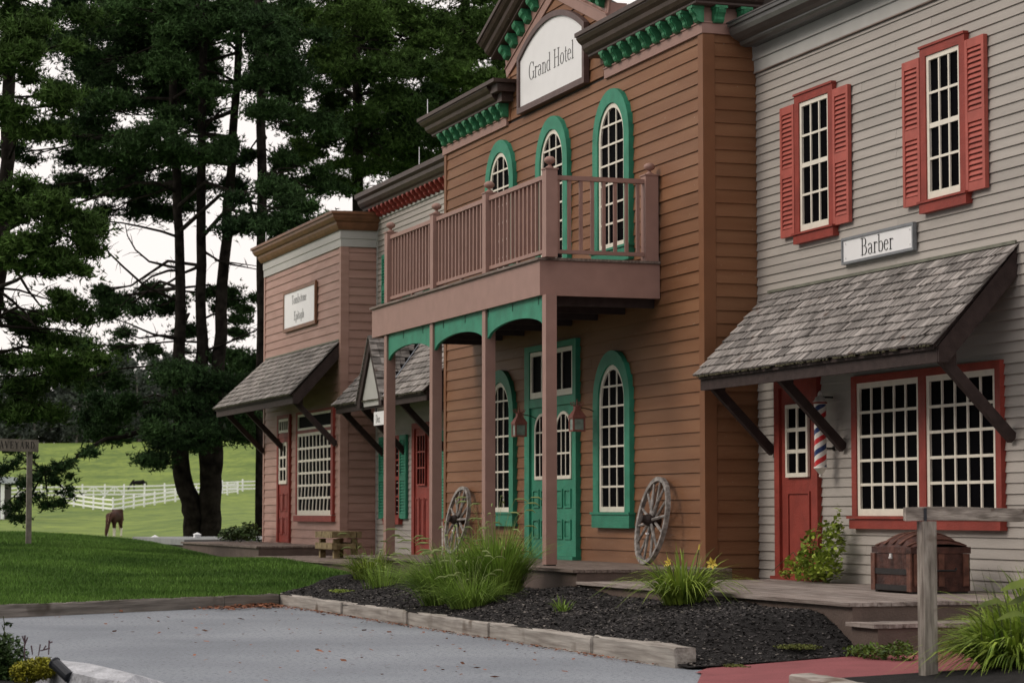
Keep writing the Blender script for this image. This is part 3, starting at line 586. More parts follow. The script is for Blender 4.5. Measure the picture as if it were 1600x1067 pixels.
for cx in (-32.17, -31.28):
    s_ = MB(); zs, z0, r_ = 2.45, 1.755, .305; y_ = HY-.073
    def flat_arch(hw, z0_, rise, n=10): return [(cx-hw, z0_)]+[(cx-hw*math.cos(math.pi*i/n), zs+rise*math.sin(math.pi*i/n)) for i in range(n+1)]+[(cx+hw, z0_)]
    ring_xz(s_, flat_arch(r_, z0, .24), flat_arch(r_-.04, z0, .20), y_, y_+.02); s_.box(cx-r_+.04, cx+r_-.04, y_, y_+.02, z0, z0+.05)
    for zz in (2.11, 2.42): s_.box(cx-r_+.04, cx+r_-.04, y_+.002, y_+.018, zz-.013, zz+.013)
    for k in (-1, 1): s_.box(cx+k*.088-.012, cx+k*.088+.012, y_+.004, y_+.019, z0+.05, zs+.18)
    s_.build('sash', M['white'], er)
    for k in range(3):
        xa = cx-.265+k*.177; xb = xa+.174
        for za_, zb_ in ((1.806, 2.096), (2.124, 2.406)): bx('pane', er, M['glass'], xa, xb, HY-.062, HY-.054, za_, zb_)
        tp = [(x, zs+.198*math.sqrt(max(.02, 1-((x-cx)/.268)**2))) for x in [xa+(xb-xa)*q/5 for q in range(6)]]
        p = MB(); p.prism([(xb, 2.434), (xa, 2.434)]+tp, lambda x, z: (x, HY-.062, z), lambda x, z: (x, HY-.054, z)); p.build('pane', M['glass'], er)
# balcony
BL, BR, BY = -35.58, -27.84, -2.30
b = MB(); b.box(BL, BR, BY, BY+.05, 3.955, 4.385); b.box(BR-.05, BR, BY+.05, HY-.03, 3.955, 4.385); b.box(BL, BL+.05, BY+.05, HY-.03, 3.955, 4.385)
balc = b.build('balcony', M['pink'], hotel)
b = MB(); b.box(BL-.03, BR+.03, BY-.035, HY-.03, 4.388, 4.42); b.box(BL+.06, BR-.06, BY+.06, HY-.03, 4.00, 4.03); b.build('balcony_floor', M['deck'], balc)
for i in range(8): bx('joist', balc, M['dark'], BL+.5+i*1.0, BL+.55+i*1.0, BY+.06, HY-.03, 3.85, 3.998)
px = [-27.77, -30.155, -32.55, -34.93]
def newel(x, y, w_=.15):
    b = MB(); b.box(x-w_/2, x+w_/2, y-w_/2, y+w_/2, 4.42, 5.50); b.box(x-w_/2-.012, x+w_/2+.012, y-w_/2-.012, y+w_/2+.012, 5.50, 5.515)
    b.build('newel', M['pink'], balc)
    b = MB(); b.lathe([(0, .05), (.02, .05), (.035, .022), (.055, .02), (.06, .035), (.075, .06), (.10, .073), (.125, .066), (.147, .04), (.155, .008)], (x, y, 5.515), 14); b.build('finial', M['pink'], balc, smooth=True)
for x in px: newel(x-.01, BY+.11)
newel(BR-.085, HY-.13, .17)
for x0, x1 in zip(px[1:], px[:-1]):
    a, c = x0+.07, x1-.09
    bx('rail', balc, M['pink'], a, c, BY+.075, BY+.145, 5.40, 5.455); bx('rail', balc, M['pink'], a, c, BY+.08, BY+.14, 4.485, 4.53)
    n = 14
    for i in range(n): x = a+(i+.5)*(c-a)/n; bx('baluster', balc, M['pink'], x-.019, x+.019, BY+.091, BY+.129, 4.53, 5.40)
    bx('spacer_block', balc, M['pink'], (a+c)/2-.03, (a+c)/2+.03, BY+.09, BY+.13, 4.42, 4.485)
a, c = BY+.19, HY-.215
bx('rail', balc, M['pink'], BR-.12, BR-.05, a, c, 5.40, 5.455); bx('rail', balc, M['pink'], BR-.115, BR-.055, a, c, 4.485, 4.53)
for i in range(8): y = a+(i+.5)*(c-a)/8; bx('baluster', balc, M['pink'], BR-.105, BR-.065, y-.02, y+.02, 4.53, 5.40)
for x in px: bx('porch_post', hotel, M['pink'], x-.07, x+.07, BY+.03, BY+.17, .665, 3.955)
for x in px: bx('post_base', hotel, M['iron'], x-.06, x+.06, BY+.04, BY+.16, .652, .664)
for x0, x1 in list(zip(px[1:], px[:-1])):
    a, c = x0+.07, x1-.07; n = 16; cx = (a+c)/2; hw = (c-a)/2
    crv = [(cx-hw+2*hw*i/n, 3.57+.17*(1-(2*i/n-1)**2)**.6) for i in range(n+1)]
    b = MB(); b.prism([(c, 3.955), (a, 3.955)]+crv, lambda x, z: (x, BY+.06, z), lambda x, z: (x, BY+.10, z))
    b.build('arch_panel', M['green'], hotel)

# ================================================================== GREY MIDDLE BUILDING
grey = thing('grey_clapboard_shop', 'pale grey clapboard shop with red bracketed cornice between the hotel and the rose building', 'building', (-40.2, 3, .3))
GL_, GR_ = -43.53, -37.0
wb = MB(); wb.box(GL_, GR_, .006, 6.5, 0, 7.2); wall = wb.build('wall', M['core'], grey)
siding(wall, M['grey'], GL_+.06, GR_, .45, 6.76, .1055, 0)
bx('corner_board', wall, M['greytrim'], GL_, GL_+.058, -.03, .004, .45, 6.76)
bx('frieze_board', wall, M['greytrim'], GL_, GR_, -.032, .004, 6.762, 6.90)
c = MB(); sweep(c, [(GL_-.35, 0), (GR_, 0)], [(.0, 6.96), (.20, 6.96), (.215, 7.0), (.26, 7.03), (.30, 7.09), (.31, 7.15), (.37, 7.19), (.37, 7.27), (0, 7.29)]); co = c.build('cornice', M['cornice'], grey)
for i in range(24): s_bracket(co, GL_+.10+i*.28, -.034, 6.79, .168, .155, .10, M['red'])
g = MB(); g.box(GL_, GR_, .02, 6.4, 7.29, 7.32); g.build('roof', M['roofflat'], grey)
def small_window(x0, x1, z0, z1, bld=grey):
    f = MB(); f.box(x0, x0+.06, -.07, 0, z0+.12, z1); f.box(x1-.06, x1, -.07, 0, z0+.12, z1); f.box(x0+.06, x1-.06, -.07, 0, z1-.07, z1)
    w_ = f.build('window', M['red'], bld); bx('sill', w_, M['red'], x0-.03, x1+.06, -.10, 0, z0, z0+.118)
    rect_grid(w_, x0+.06, x1-.06, z0+.12, z1-.07, -.05, 3, 4, mw=.035, bw=.04, bot=.05, mid=2, sash='red')
for x0, x1, z0, z1 in ((-42.75, -41.80, 1.08, 2.68), (-39.00, -38.1, 1.08, 2.68), (-42.60, -41.65, 4.75, 6.05), (-39.9, -38.95, 4.75, 6.05)):
    small_window(x0, x1, z0, z1)
    shutter(grey, x0-.42, x0-.01, z0+.10, z1, 0, M['green']); shutter(grey, x1+.01, x1+.42, z0+.10, z1, 0, M['green'])
f = MB(); f.box(-41.02, -40.86, -.07, 0, .5, 2.86); f.box(-39.98, -39.84, -.07, 0, .5, 2.86); f.box(-40.86, -39.98, -.07, 0, 2.76, 2.86); f.box(-40.86, -39.98, -.04, 0, .5, 2.76)
for k in range(3): raised_panel(f, -40.80+k*.28, -40.58+k*.28, .75, 1.55, -.04, .025)
dr = f.build('door', M['red'], grey); rect_grid(dr, -40.68, -40.16, 1.76, 2.66, -.078, 3, 3, mw=.025, bw=.03, bot=.03, sash='red')
DX = -40.5
aw = awning(grey, -43.05, -37.06, 4.30, -.945, 3.27, .135, (-42.95, -41.55, -39.1, -37.2), 9, False, xle=-43.12, xre=-37.30, keep=lambda x, t: abs(x-DX) > .86*(t-.12))
# dormer over the door with its own shingled slopes
dz, dzf, dy = 4.36, 3.24, -.99
fm = MB(); fm.add([(DX-.50, dy+.04, dzf-.10), (DX+.50, dy+.04, dzf-.10), (DX+.60, dy+.04, dzf+.1), (DX, dy+.04, dz-.17), (DX-.60, dy+.04, dzf+.1)]*1 + [(DX-.50, dy+.07, dzf-.10), (DX+.50, dy+.07, dzf-.10), (DX+.60, dy+.07, dzf+.1), (DX, dy+.07, dz-.17), (DX-.60, dy+.07, dzf+.1)], [(0,1,2,3,4), (9,8,7,6,5)]+[(i, i+5, (i+1) % 5+5, (i+1) % 5) for i in range(5)])
dm = fm.build('dormer', M['greytrim'], grey)
for s_ in (-1, 1):
    rk = MB(); A = [(DX, dz), (DX+s_*.80, dzf), (DX+s_*.80, dzf-.12), (DX+s_*.62, dzf-.12), (DX+s_*.60, dzf+.02), (DX, dz-.24)]
    rk.prism(A, lambda x, z: (x, dy-.005, z), lambda x, z: (x, dy+.038, z)); rk.build('rake_board', M['dark'], dm)
    rs = MB(); sl = Vector((s_*.80, 0, dzf-dz)); L_ = sl.length; nr = Vector((-(dzf-dz)*s_, 0, .80)).normalized(); nr = nr if nr.z > 0 else -nr
    for c_ in range(9):
        t1 = 1.04-c_*.115; t0 = max(0, t1-.18); yend = -.02-(.93)*max(0, t1)  # meets the main slope
        y = dy-.03
        while y < yend:
            wdt = min(rnd.uniform(.10, .24), max(.03, yend-y+.02)); p0 = Vector((DX, y, dz))+sl*t0; p1 = Vector((DX, y, dz))+sl*t1; e = Vector((0, wdt-.008, 0))
            V = [p0+nr*.004, p0+e+nr*.004, p1+e+nr*.008, p1+nr*.008, p0+nr*.010, p0+e+nr*.010, p1+e+nr*.028, p1+nr*.028]
            rs.add(V, [(3,2,1,0), (4,5,6,7), (0,1,5,4), (1,2,6,5), (2,3,7,6), (3,0,4,7)]); y += wdt
    rs.build('shingles', M['shingle'], dm, kind='stuff')
    vf = MB(); a0 = Vector((DX+s_*.02, -.03, 4.30)); a1 = Vector((DX+s_*.84, dy+.02, 3.26)); vf.beam(a0+Vector((0, 0, .02)), a1+Vector((0, 0, .02)), .075, .012, side=(1, -.3, .3)); vf.build('valley_flashing', M['shedroof'], dm)

# ================================================================== ROSE BUILDING AT THE FAR END
rose = thing('rose_clapboard_office', 'rose pink clapboard building with copper brown cornice at the far end of the row', 'building', (-46.8, 3, .4))
RL, RR, RY = -49.93, -43.57, -.68
wb = MB(); wb.box(RL, RR, RY+.006, 6.0, 0, 6.6); wall = wb.build('wall', M['core'], rose)
siding(wall, M['rose'], RL+.07, RR-.11, .64, 6.25, .1615, RY); siding(wall, M['rose'], RY+.12, -.005, .50, 6.25, .1615, RR, face='side')
g = MB(); g.box(RR-.11, RR+.034, RY-.034, RY+.004, .4, 6.25); g.box(RR+.002, RR+.034, RY+.004, RY+.12, .4, 6.25); g.build('corner_board', M['rose'], wall)
g = MB(); g.box(RL-.03, RL+.07, RY-.034, RY+.004, .4, 6.25); g.build('corner_board', M['rose'], wall)
g = MB(); sweep(g, [(RL, 1), (RL, RY), (RR, RY), (RR, -.002)], [(.004, 6.252), (.04, 6.252), (.04, 6.40), (.055, 6.405), (.055, 6.60), (.004, 6.60)]); g.build('frieze', M['greytrim'], wall)
g = MB(); sweep(g, [(RL, 1), (RL, RY), (RR, RY), (RR, -.002)], [(.0, 6.56), (.09, 6.56), (.12, 6.60), (.15, 6.66), (.16, 6.70), (.20, 6.72), (.24, 6.78), (.25, 6.83), (.28, 6.84), (.28, 6.89), (0, 6.91)]); g.build('cornice', M['copper'], rose)
g = MB(); g.box(RL, RR, RY+.02, 5.9, 6.6, 6.93); g.build('roof', M['roofflat'], rose)
f = MB(); f.box(-46.89, -46.79, RY-.07, RY, 1.25, 3.27); f.box(-44.10, -43.95, RY-.07, RY, 1.25, 3.27); f.box(-46.79, -44.10, RY-.07, RY, 3.22, 3.27); f.box(-46.79, -44.10, RY-.065, RY, 2.845, 2.905)
pw_ = f.build('picture_window', M['red'], rose); bx('sill', pw_, M['red'], -46.93, -43.91, RY-.10, RY, 1.12, 1.23)
rect_grid(pw_, -46.79, -44.10, 1.235, 2.845, RY-.055, 9, 6, mw=.045, bw=.06, bot=.10, warp=1.6); rect_grid(pw_, -46.79, -44.10, 2.905, 3.22, RY-.055, 1, 1, bw=.045, bot=.045)
f = MB(); f.box(-48.54, -48.42, RY-.07, RY, .69, 3.27); f.box(-47.55, -47.45, RY-.07, RY, .69, 3.27); f.box(-48.42, -47.55, RY-.07, RY, 3.20, 3.27); f.box(-48.42, -47.55, RY-.06, RY, 2.80, 2.90); f.box(-48.42, -47.55, RY-.04, RY, .69, 2.80)
for k in (0, 1):
    for z0, z1 in ((.85, 1.2), (1.32, 1.68)): raised_panel(f, -48.33+k*.38, -48.03+k*.38, z0, z1, RY-.04, .025)
dr = f.build('door', M['red'], rose); rect_grid(dr, -48.30, -47.63, 1.87, 2.71, RY-.078, 2, 3, mw=.05, bw=.07, bot=.07)
rect_grid(dr, -48.42, -47.58, 2.91, 3.19, RY-.06, 4, 1, mw=.04, bw=.05, bot=.05)
awning(rose, -49.75, -43.66, 4.50, -1.63, 3.50, .16, (-49.9, -48.0, -43.85), 10, False, xle=-50.55, xre=-43.62, Y0=RY, wmean=.2)
# ================================================================== SIGNS
def plate(name, label, x0, x1, z0, z1, Y, fr, frm, lines, hs, xs, bold=1.0, ink='ink'):
    t = thing(name, label, 'sign', ((x0+x1)/2, Y, z0))
    b = MB(); b.box(x0, x1, Y-.05, Y-.004, z0, z0+fr); b.box(x0, x1, Y-.05, Y-.004, z1-fr, z1); b.box(x0, x0+fr, Y-.05, Y-.004, z0+fr, z1-fr); b.box(x1-fr, x1, Y-.05, Y-.004, z0+fr, z1-fr)
    b.build('frame', frm, t); bx('panel', t, M['sign'], x0+fr, x1-fr, Y-.036, Y-.004, z0+fr, z1-fr)
    for txt, zt in lines: lettering(t, txt, (x0+x1)/2-text_w(txt, hs, xs)/2, zt, hs, xs, Y-.041, M[ink], bold)
    for x in (x0+fr+.06, x1-fr-.06):
        for z in (z0+fr+.04, z1-fr-.04): c = MB(); c.lathe([(-.006, .009), (.0, .009)], (x, Y-.037, z), 8, 'y'); c.build('screw', M['steel'], t)
    return t
plate('shop_sign', 'white sign reading Barber in a grey frame over the awning', -24.07, -22.405, 4.03, 4.325, -.03, .028, M['signgrey'], [('Barber', 4.09)], .19, 1.22, .62)
plate('office_sign', 'white sign with two lines of lettering in a brown frame on the rose building', -48.02, -45.34, 4.94, 5.78, RY-.03, .07, M['copper'], [('Tombstone', 5.46), ('Epitaph', 5.13)], .18, 1.30, .50, 'ink2')
hs = thing('hotel_sign', 'large arch topped white hotel sign in a dark plum frame under the gable', 'sign', (-31.74, HY, 7.18))
def seg_top(hw, z0, z1, zt, n=24):
    """outline with a shallow arched top"""
    return [(-31.74-hw, z0), (-31.74-hw, z1)]+[(-31.74-hw+2*hw*i/n, z1+(zt-z1)*(1-(2*i/n-1)**2)) for i in range(1, n)]+[(-31.74+hw, z1), (-31.74+hw, z0)]
b = MB(); y0 = HY-.11; ring_xz(b, seg_top(1.41, 7.185, 7.93, 8.33), seg_top(1.33, 7.185, 7.88, 8.25), y0, HY-.03); b.box(-33.15, -30.33, y0, HY-.03, 7.10, 7.185); b.build('frame', M['purple'], hs)
b = MB(); o_ = seg_top(1.33, 7.185, 7.88, 8.25)
for (xa, za_), (xb, zb_) in zip(o_[1:-2], o_[2:-1]): b.add([(x, y, z) for y in (y0+.03, HY-.03) for x, z in ((xa, 7.185), (xb, 7.185), (xb, zb_), (xa, za_))], [(0,1,2,3), (7,6,5,4), (2,6,7,3)])
b.build('panel', M['sign'], hs)
tw = text_w('Grand Hotel', .26, 1.22); lettering(hs, 'Grand Hotel', -31.74-tw/2+.0, 7.52, .26, 1.22, y0+.026, M['ink'], .60)
ds = thing('hanging_sign', 'small white sign hanging under the grey shop dormer, half hidden by a post', 'sign', (-40.1, -.9, 2.8))
b = MB(); b.box(-40.46, -39.66, -.915, -.885, 2.795, 3.03); b.build('panel', M['sign'], ds); b = MB(); b.box(-40.40, -40.36, -.91, -.89, 3.03, 3.2); b.box(-39.76, -39.72, -.91, -.89, 3.03, 3.2); b.build('hanger', M['iron'], ds)
lettering(ds, 'Doc', -40.33, 2.84, .14, 1.1, -.919, M['ink'], .6)

# ================================================================== LANTERNS
def lantern(x, label):
    t = thing('wall_lantern', label, 'lantern', (x, HY, 2.4), 'lanterns beside the hotel door')
    y = -1.0; b = MB(); b.box(x-.05, x+.05, HY-.05, HY-.028, 2.46, 2.66); b.tube([(x, HY-.05, 2.62), (x, -.82, 2.66), (x, -.92, 2.68), (x, y, 2.69)], .007, 6); b.build('wall_bracket', M['hub'], t)
    b = MB(); hw = .075
    b.add([(x+sx*hw*k, y+sy*hw*k, z) for k, z in ((1.28, 2.545), (1.22, 2.57), (.52, 2.655), (.50, 2.70)) for sx, sy in ((-1,-1), (1,-1), (1,1), (-1,1))],
          [(i*4+j, i*4+(j+1) % 4, (i+1)*4+(j+1) % 4, (i+1)*4+j) for i in range(3) for j in range(4)]+[(3,2,1,0), (12,13,14,15)]); b.build('lantern_roof', M['salmon'], t)
    b = MB()
    for k in range(6):
        a = k*math.pi/3; c, s_ = math.cos(a), math.sin(a)
        b.tube([(x+.03*c, y+.03*s_, 2.70), (x+.075*c, y+.075*s_, 2.715), (x+.09*c, y+.09*s_, 2.745), (x+.07*c, y+.07*s_, 2.755)], .006, 5)
    b.tube([(x, y, 2.70), (x, y, 2.77), (x, y, 2.80)], [.018, .008, .003], 6); b.build('cresting', M['salmon'], t)
    b = MB()
    for sx in (-1, 1):
        for sy in (-1, 1): b.box(x+sx*hw-.011, x+sx*hw+.011, y+sy*hw-.011, y+sy*hw+.011, 2.38, 2.545)
    for z in (2.365, 2.530): b.box(x-hw-.012, x+hw+.012, y-hw-.012, y+hw+.012, z, z+.022)
    b.build('lantern_frame', M['salmon'], t)
    for a, b_, c, d_ in ((x-hw+.012, x+hw-.012, y-hw-.002, y-hw+.002), (x-hw+.012, x+hw-.012, y+hw-.002, y+hw+.002), (x-hw-.002, x-hw+.002, y-hw+.012, y+hw-.012), (x+hw-.002, x+hw+.002, y-hw+.012, y+hw-.012)):
        bx('pane', t, M['wglass'], a, b_, c, d_, 2.388, 2.528)
lantern(-30.05, 'salmon pink wall lantern on the right side of the green hotel door')
lantern(-32.42, 'salmon pink wall lantern on the left side of the green hotel door')

# ================================================================== BARBER POLE
bp = thing('barber_pole', 'red white and blue striped barber pole beside the red shop door', 'barber pole', (-24.41, -.19, 1.7))
px_, py_ = -24.41, -.19; z0, z1, r_ = 1.80, 2.50, .068
for ci, nm in ((0, 'pw'), (1, 'pr'), (2, 'pw'), (3, 'pb')):
    mb = MB(); n = 28; pit = -.24; hb = .06
    for t_ in range(-2, 6):
        base = z0+t_*4*hb+ci*hb
        for k in range(n):
            a0, a1 = 2*math.pi*k/n, 2*math.pi*(k+1)/n; q = []
            for a, zz in ((a0, base+pit*a0/2/math.pi), (a1, base+pit*a1/2/math.pi), (a1, base+hb+pit*a1/2/math.pi), (a0, base+hb+pit*a0/2/math.pi)):
                q.append((px_+r_*math.cos(-a), py_+r_*math.sin(-a), min(max(zz, z0), z1)))
            if max(p[2] for p in q)-min(p[2] for p in q) > 1e-4: mb.add(q, [(3,2,1,0)])
    mb.build('stripe', M[nm], bp, smooth=True)
mb = MB(); mb.lathe([(0, .010), (.008, .016), (.02, .019), (.034, .012), (.04, .02), (.095, .066), (.10, .076), (.115, .076), (.12, .068)], (px_, py_, 1.685), 20); mb.build('bottom_cap', M['pw'], bp, smooth=True)
mb = MB(); mb.lathe([(0, .070), (.008, .080), (.03, .080), (.04, .066), (.08, .050), (.085, .036), (.10, .026), (.12, .024), (.14, .014), (.15, .006)], (px_, py_, 2.50), 20); mb.build('top_cap', M['pw'], bp, smooth=True)
mb = MB(); mb.lathe([(0, .083), (.02, .083)], (px_, py_, 2.505), 20); mb.build('collar', M['red'], bp)
mb = MB(); mb.tube([(px_, py_+.05, 2.01), (px_, -.03, 2.01)], .012, 6); mb.lathe([(-.03, .03), (-.02, .03)], (px_, -.0, 2.01), 10, 'y'); mb.tube([(px_, py_+.02, 2.58), (px_, -.03, 2.58)], .012, 6); mb.build('bracket', M['iron'], bp)

# ================================================================== WAGON WHEELS
def wheel(org, lean, rz, rr, label, ph):
    t = thing('wagon_wheel', label, 'wheel', org, 'wagon wheels leaning on the hotel wall')
    Mx = Matrix.Rotation(rz, 3, 'Z') @ Matrix.Rotation(lean, 3, 'X'); O = Vector(org)
    W = lambda x, y, z: O + Mx @ Vector((x, y, z+rr))
    rm = MB(); n = 36; V = []
    for i in range(n):
        a = 2*math.pi*i/n
        for ro, y in ((rr, -.028), (rr, .028), (rr-.055, .024), (rr-.055, -.024)): V.append(W(ro*math.cos(a), y, ro*math.sin(a)))
    rm.add(V, [(i*4+j, i*4+(j+1) % 4, ((i+1) % n)*4+(j+1) % 4, ((i+1) % n)*4+j) for i in range(n) for j in range(4)]); rm.build('rim', M['wheel'], t)
    for k in range(14):
        a = 2*math.pi*(k+ph)/14; c, s_ = math.cos(a), math.sin(a); st_ = .022 if k % 2 else -.022
        m = MB(); m.tube([W(.05*c, st_, .05*s_), W(.22*c, st_*.7, .22*s_), W((rr-.05)*c, 0, (rr-.05)*s_)], [.019, .021, .014], 6); m.build('spoke', M['wheel'], t)
    h = MB(); V = []; pf = [(-.15, .035), (-.145, .05), (-.10, .055), (-.06, .075), (.05, .075), (.09, .055), (.11, .05), (.115, .03)]; n = 14
    for y, q in pf: V += [W(q*math.cos(2*math.pi*k/n), y, q*math.sin(2*math.pi*k/n)) for k in range(n)]
    h.add(V, [(i*n+k, i*n+(k+1) % n, (i+1)*n+(k+1) % n, (i+1)*n+k) for i in range(len(pf)-1) for k in range(n)]+[tuple(range(n)), tuple((len(pf)-1)*n+k for k in range(n-1, -1, -1))]); h.build('hub', M['hub'], t)
    g = MB(); g.beam(W(.04, -.06, -.17), W(.10, -.06, -.175), .03, .02); g.build('price_tag', M['sign'], t)
wheel((-27.72, -.98, .655), -.19, R(-3.5), .55, 'grey wooden wagon wheel leaning by the right end of the hotel wall', .3)
wheel((-35.72, -.98, .655), -.19, R(0), .53, 'grey wooden wagon wheel leaning between the left porch posts', .1)

# ================================================================== TRUNK
tr = thing('travel_trunk', 'worn brown leather steamer trunk with domed lid on the shop deck', 'trunk', (-21.1, -.7, .525))
x0, x1, y0, y1, zb, zt = -21.50, -20.70, -1.05, -.42, .54, .90
b = MB(); b.box(x0, x1, y0, y1, zb, zt); b.build('body', M['trunk'], tr)
# domed lid: rises from all four sides
b = MB(); nx, ny = 12, 10; V = []
for i in range(nx+1):
    for j in range(ny+1):
        s_, q = i/nx, j/ny; hx = min(1, math.sin(math.pi*min(.5, min(s_, 1-s_)*1.2))) ; hy = math.sin(math.pi*q)**.55
        V.append((x0-.008+(x1-x0+.016)*s_, y0-.008+(y1-y0+.016)*q, .955+.155*hy*(.25+.75*hx)))
F = [(i*(ny+1)+j, (i+1)*(ny+1)+j, (i+1)*(ny+1)+j+1, i*(ny+1)+j+1) for i in range(nx) for j in range(ny)]
b.add(V, F); b.box(x0-.008, x1+.008, y0-.008, y1+.008, .903, .965); lid = b.build('lid', M['trunk'], tr)
for k in range(5):
    xx = x0+.08+k*(x1-x0-.16)/4; m = MB()
    for q in range(9):
        qa, qb = q/9, (q+1)/9
        f_ = lambda q_: (xx, y0+(y1-y0)*q_, .960+.155*math.sin(math.pi*max(.02, min(.98, q_)))**.55*(.25+.75*min(1, math.sin(math.pi*min(.5, min((xx-x0)/(x1-x0), (x1-xx)/(x1-x0))*1.2)))))
        m.beam(f_(qa), f_(qb), .05, .007, side=(1,0,0))
    m.build('lid_slat', M['trunkslat'], tr)
for xx in (x0+.03, x1-.03): bx('slat', tr, M['trunkslat'], xx-.04, xx+.04, y0-.018, y0-.001, zb, zt)
for yy in (y0+.05, (y0+y1)/2, y1-.05): bx('slat', tr, M['trunkslat'], x1+.001, x1+.016, yy-.03, yy+.03, zb+.05, zt)
bx('iron_band', tr, M['iron'], x0+.07, x1-.07, y0-.012, y0-.001, .70, .755); bx('iron_band', tr, M['iron'], x0+.07, x1-.07, y0-.012, y0-.001, .545, .60)
m = MB(); m.box(-21.115, -21.085, y0-.02, y0-.001, .85, .90); m.lathe([(-.03, .010), (-.02, .014)], (-21.10, y0, .86), 8, 'y'); m.build('hasp', M['steel'], tr)
m = MB(); m.tube([(x1+.018, y0+.16, .76), (x1+.045, y0+.18, .74), (x1+.045, y1-.18, .74), (x1+.018, y1-.16, .76)], .012, 6); m.build('handle', M['iron'], tr)
for xx in (x0+.04, x1-.04): m = MB(); m.box(xx-.03, xx+.03, y0+.02, y1-.02, .523, .54); m.build('foot', M['iron'], tr)

# ================================================================== DECKS
def deck(label, x0, x1, y0, y1, z, zg, m='deck', end=True, pw_=.14, group='wooden decks in front of the shops', capx=None):
    t = thing('wooden_deck', label, 'deck', ((x0+x1)/2, y0, zg), group)
    y = y0-.03; 
    while y < y1-.02:
        b_ = min(y+pw_-.006, y1); dz_ = rnd.uniform(-.002, .002)
        cuts = [x0-.02, x0+(x1-x0)*rnd.uniform(.35, .65), x1+.025]
        for a, c in zip(cuts[:-1], cuts[1:]): bx('plank', t, M[m], a, c-.004, y, b_, z-.034+dz_, z+dz_)
        y += pw_
    b = MB(); b.box(x0, x1, y0+.02, y0+.05, zg, z-.038); b.build('fascia', M['deckface'], t)
    b = MB(); b.box(x1-.03, x1, y0+.05, y1, zg, z-.038); b.build('end_fascia', M['deckface'], t); b = MB(); b.box(x0, x0+.03, y0+.05, y1, zg, z-.038); b.build('end_fascia', M['deckface'], t)
    b = MB(); b.box(x0+.04, x1-.04, y0+.06, y1-.01, zg, z-.045); b.build('framing', M['dark'], t)
    return t
deck('worn grey brown timber deck along the front of the barber shop', -25.72, -18.95, -2.58, -.005, .52, .10, 'deckw')
deck('low step deck at the right end of the barber shop deck', -18.93, -18.44, -2.60, -.005, .355, .05, 'deckw')
deck('long brown deck under the hotel balcony posts', -35.60, -25.735, -2.62, HY-.005, .65, .15)
deck('low deck carrying the timber stool between hotel and rose building', -43.55, -35.64, -2.27, -.005, .50, .15)
deck('brown deck along the front of the rose building', -50.80, -43.60, -2.25, RY-.005, .675, .25)

# timber stool
ts = thing('timber_stool', 'small rustic stool of stacked square timbers on the low deck', 'stool', (-41.0, -1.4, .50))
x0, x1, y0, y1 = -41.55, -40.47, -1.62, -1.18
for x in (x0+.06, x1-.06):
    for y in (y0+.06, y1-.06): bx('leg', ts, M['stool'], x-.05, x+.05, y-.05, y+.05, .504, .84)
for z in (.66, .855):
    for y in (y0, y1): bx('rail', ts, M['stool'], x0-.05, x1+.05, y-.045+(.0 if y == y0 else .01), y+.045, z, z+.11)
for z in (.66, .855):
    for x in (x0, x1): bx('side_rail', ts, M['stool'], x-.045, x+.045, y0+.05, y1-.05, z+.004, z+.10)
for k in range(3): bx('seat_plank', ts, M['stool'], x0-.03, x1+.03, y0+.05+k*.12, y0+.16+k*.12, .945, .968)

# grey platform and white stub posts left of the row
gp = thing('grey_platform', 'flat grey painted platform beyond the left end of the brown deck', 'platform', (-56, -1, .4))
b = MB(); b.box(-57.2, -50.85, -2.2, 3.6, .60, .72); b.build('top', M['greydeck'], gp)
b = MB(); b.box(-57.1, -50.9, -2.15, 3.5, .1, .598); b.build('skirt', M['deckface'], gp)
def stub(x, y, z, w_, h, label):
    t = thing('stub_post', label, 'post', (x, y, z), 'white stub posts on the grey platform')
    bx('shaft', t, M['fence'], x-w_/2, x+w_/2, y-w_/2, y+w_/2, z, z+h)
    b = MB(); s_ = w_/2+.02; b.add([(x-s_, y-s_, z+h), (x+s_, y-s_, z+h), (x+s_, y+s_, z+h), (x-s_, y+s_, z+h), (x, y, z+h+.05)], [(3,2,1,0), (0,1,4), (1,2,4), (2,3,4), (3,0,4)]); b.build('cap', M['fence'], t)
def ground(px, py, z):
    v = d + r*((px-800)/3770) + u*((533.5-py)/3770); return CAM+v*((z-CAM.z)/v.z)
g1, g2, g3, g4 = ground(308, 839.5, .722), ground(374, 840, .722), ground(386, 833, .722), ground(242, 838.5, .722)
stub(g1.x, g1.y, .722, .14, .07, 'white capped stub post in front of the forked pine')
stub(g4.x, g4.y, .70, .13, .02, 'small white stub post at the far left corner of the grey platform')
stub(g2.x, g2.y, .722, .13, .13, 'taller white stub post left of the potted shrub')
bxw = thing('white_crate', 'white box on the platform beside the potted shrub', 'box', (g3.x, g3.y, .722)); bx('body', bxw, M['fence'], g3.x-.1, g3.x+.5, g3.y-.2, g3.y+.2, .722, .80); bx('lid', bxw, M['fence'], g3.x-.12, g3.x+.52, g3.y-.22, g3.y+.22, .802, .822)

# roof rods
for i, (x, y, zb_, h, lab) in enumerate(((-37.15, -.95, 7.67, .30, 'white rod rising from the left end of the hotel cornice'), (-40.15, -.2, 7.28, .38, 'white rod on the middle of the grey shop roof'), (-43.4, -.2, 7.28, .30, 'white rod at the left end of the grey shop roof'), (-49.0, -.9, 6.89, .22, 'white rod on the roof of the rose building'))):
    m = MB(); m.tube([(x, y, zb_-.03), (x, y, zb_+h)], [.008, .006], 6); t = m.build('roof_rod', M['fence']); tag(t, lab, 'rod', 'white rods on the roofs')

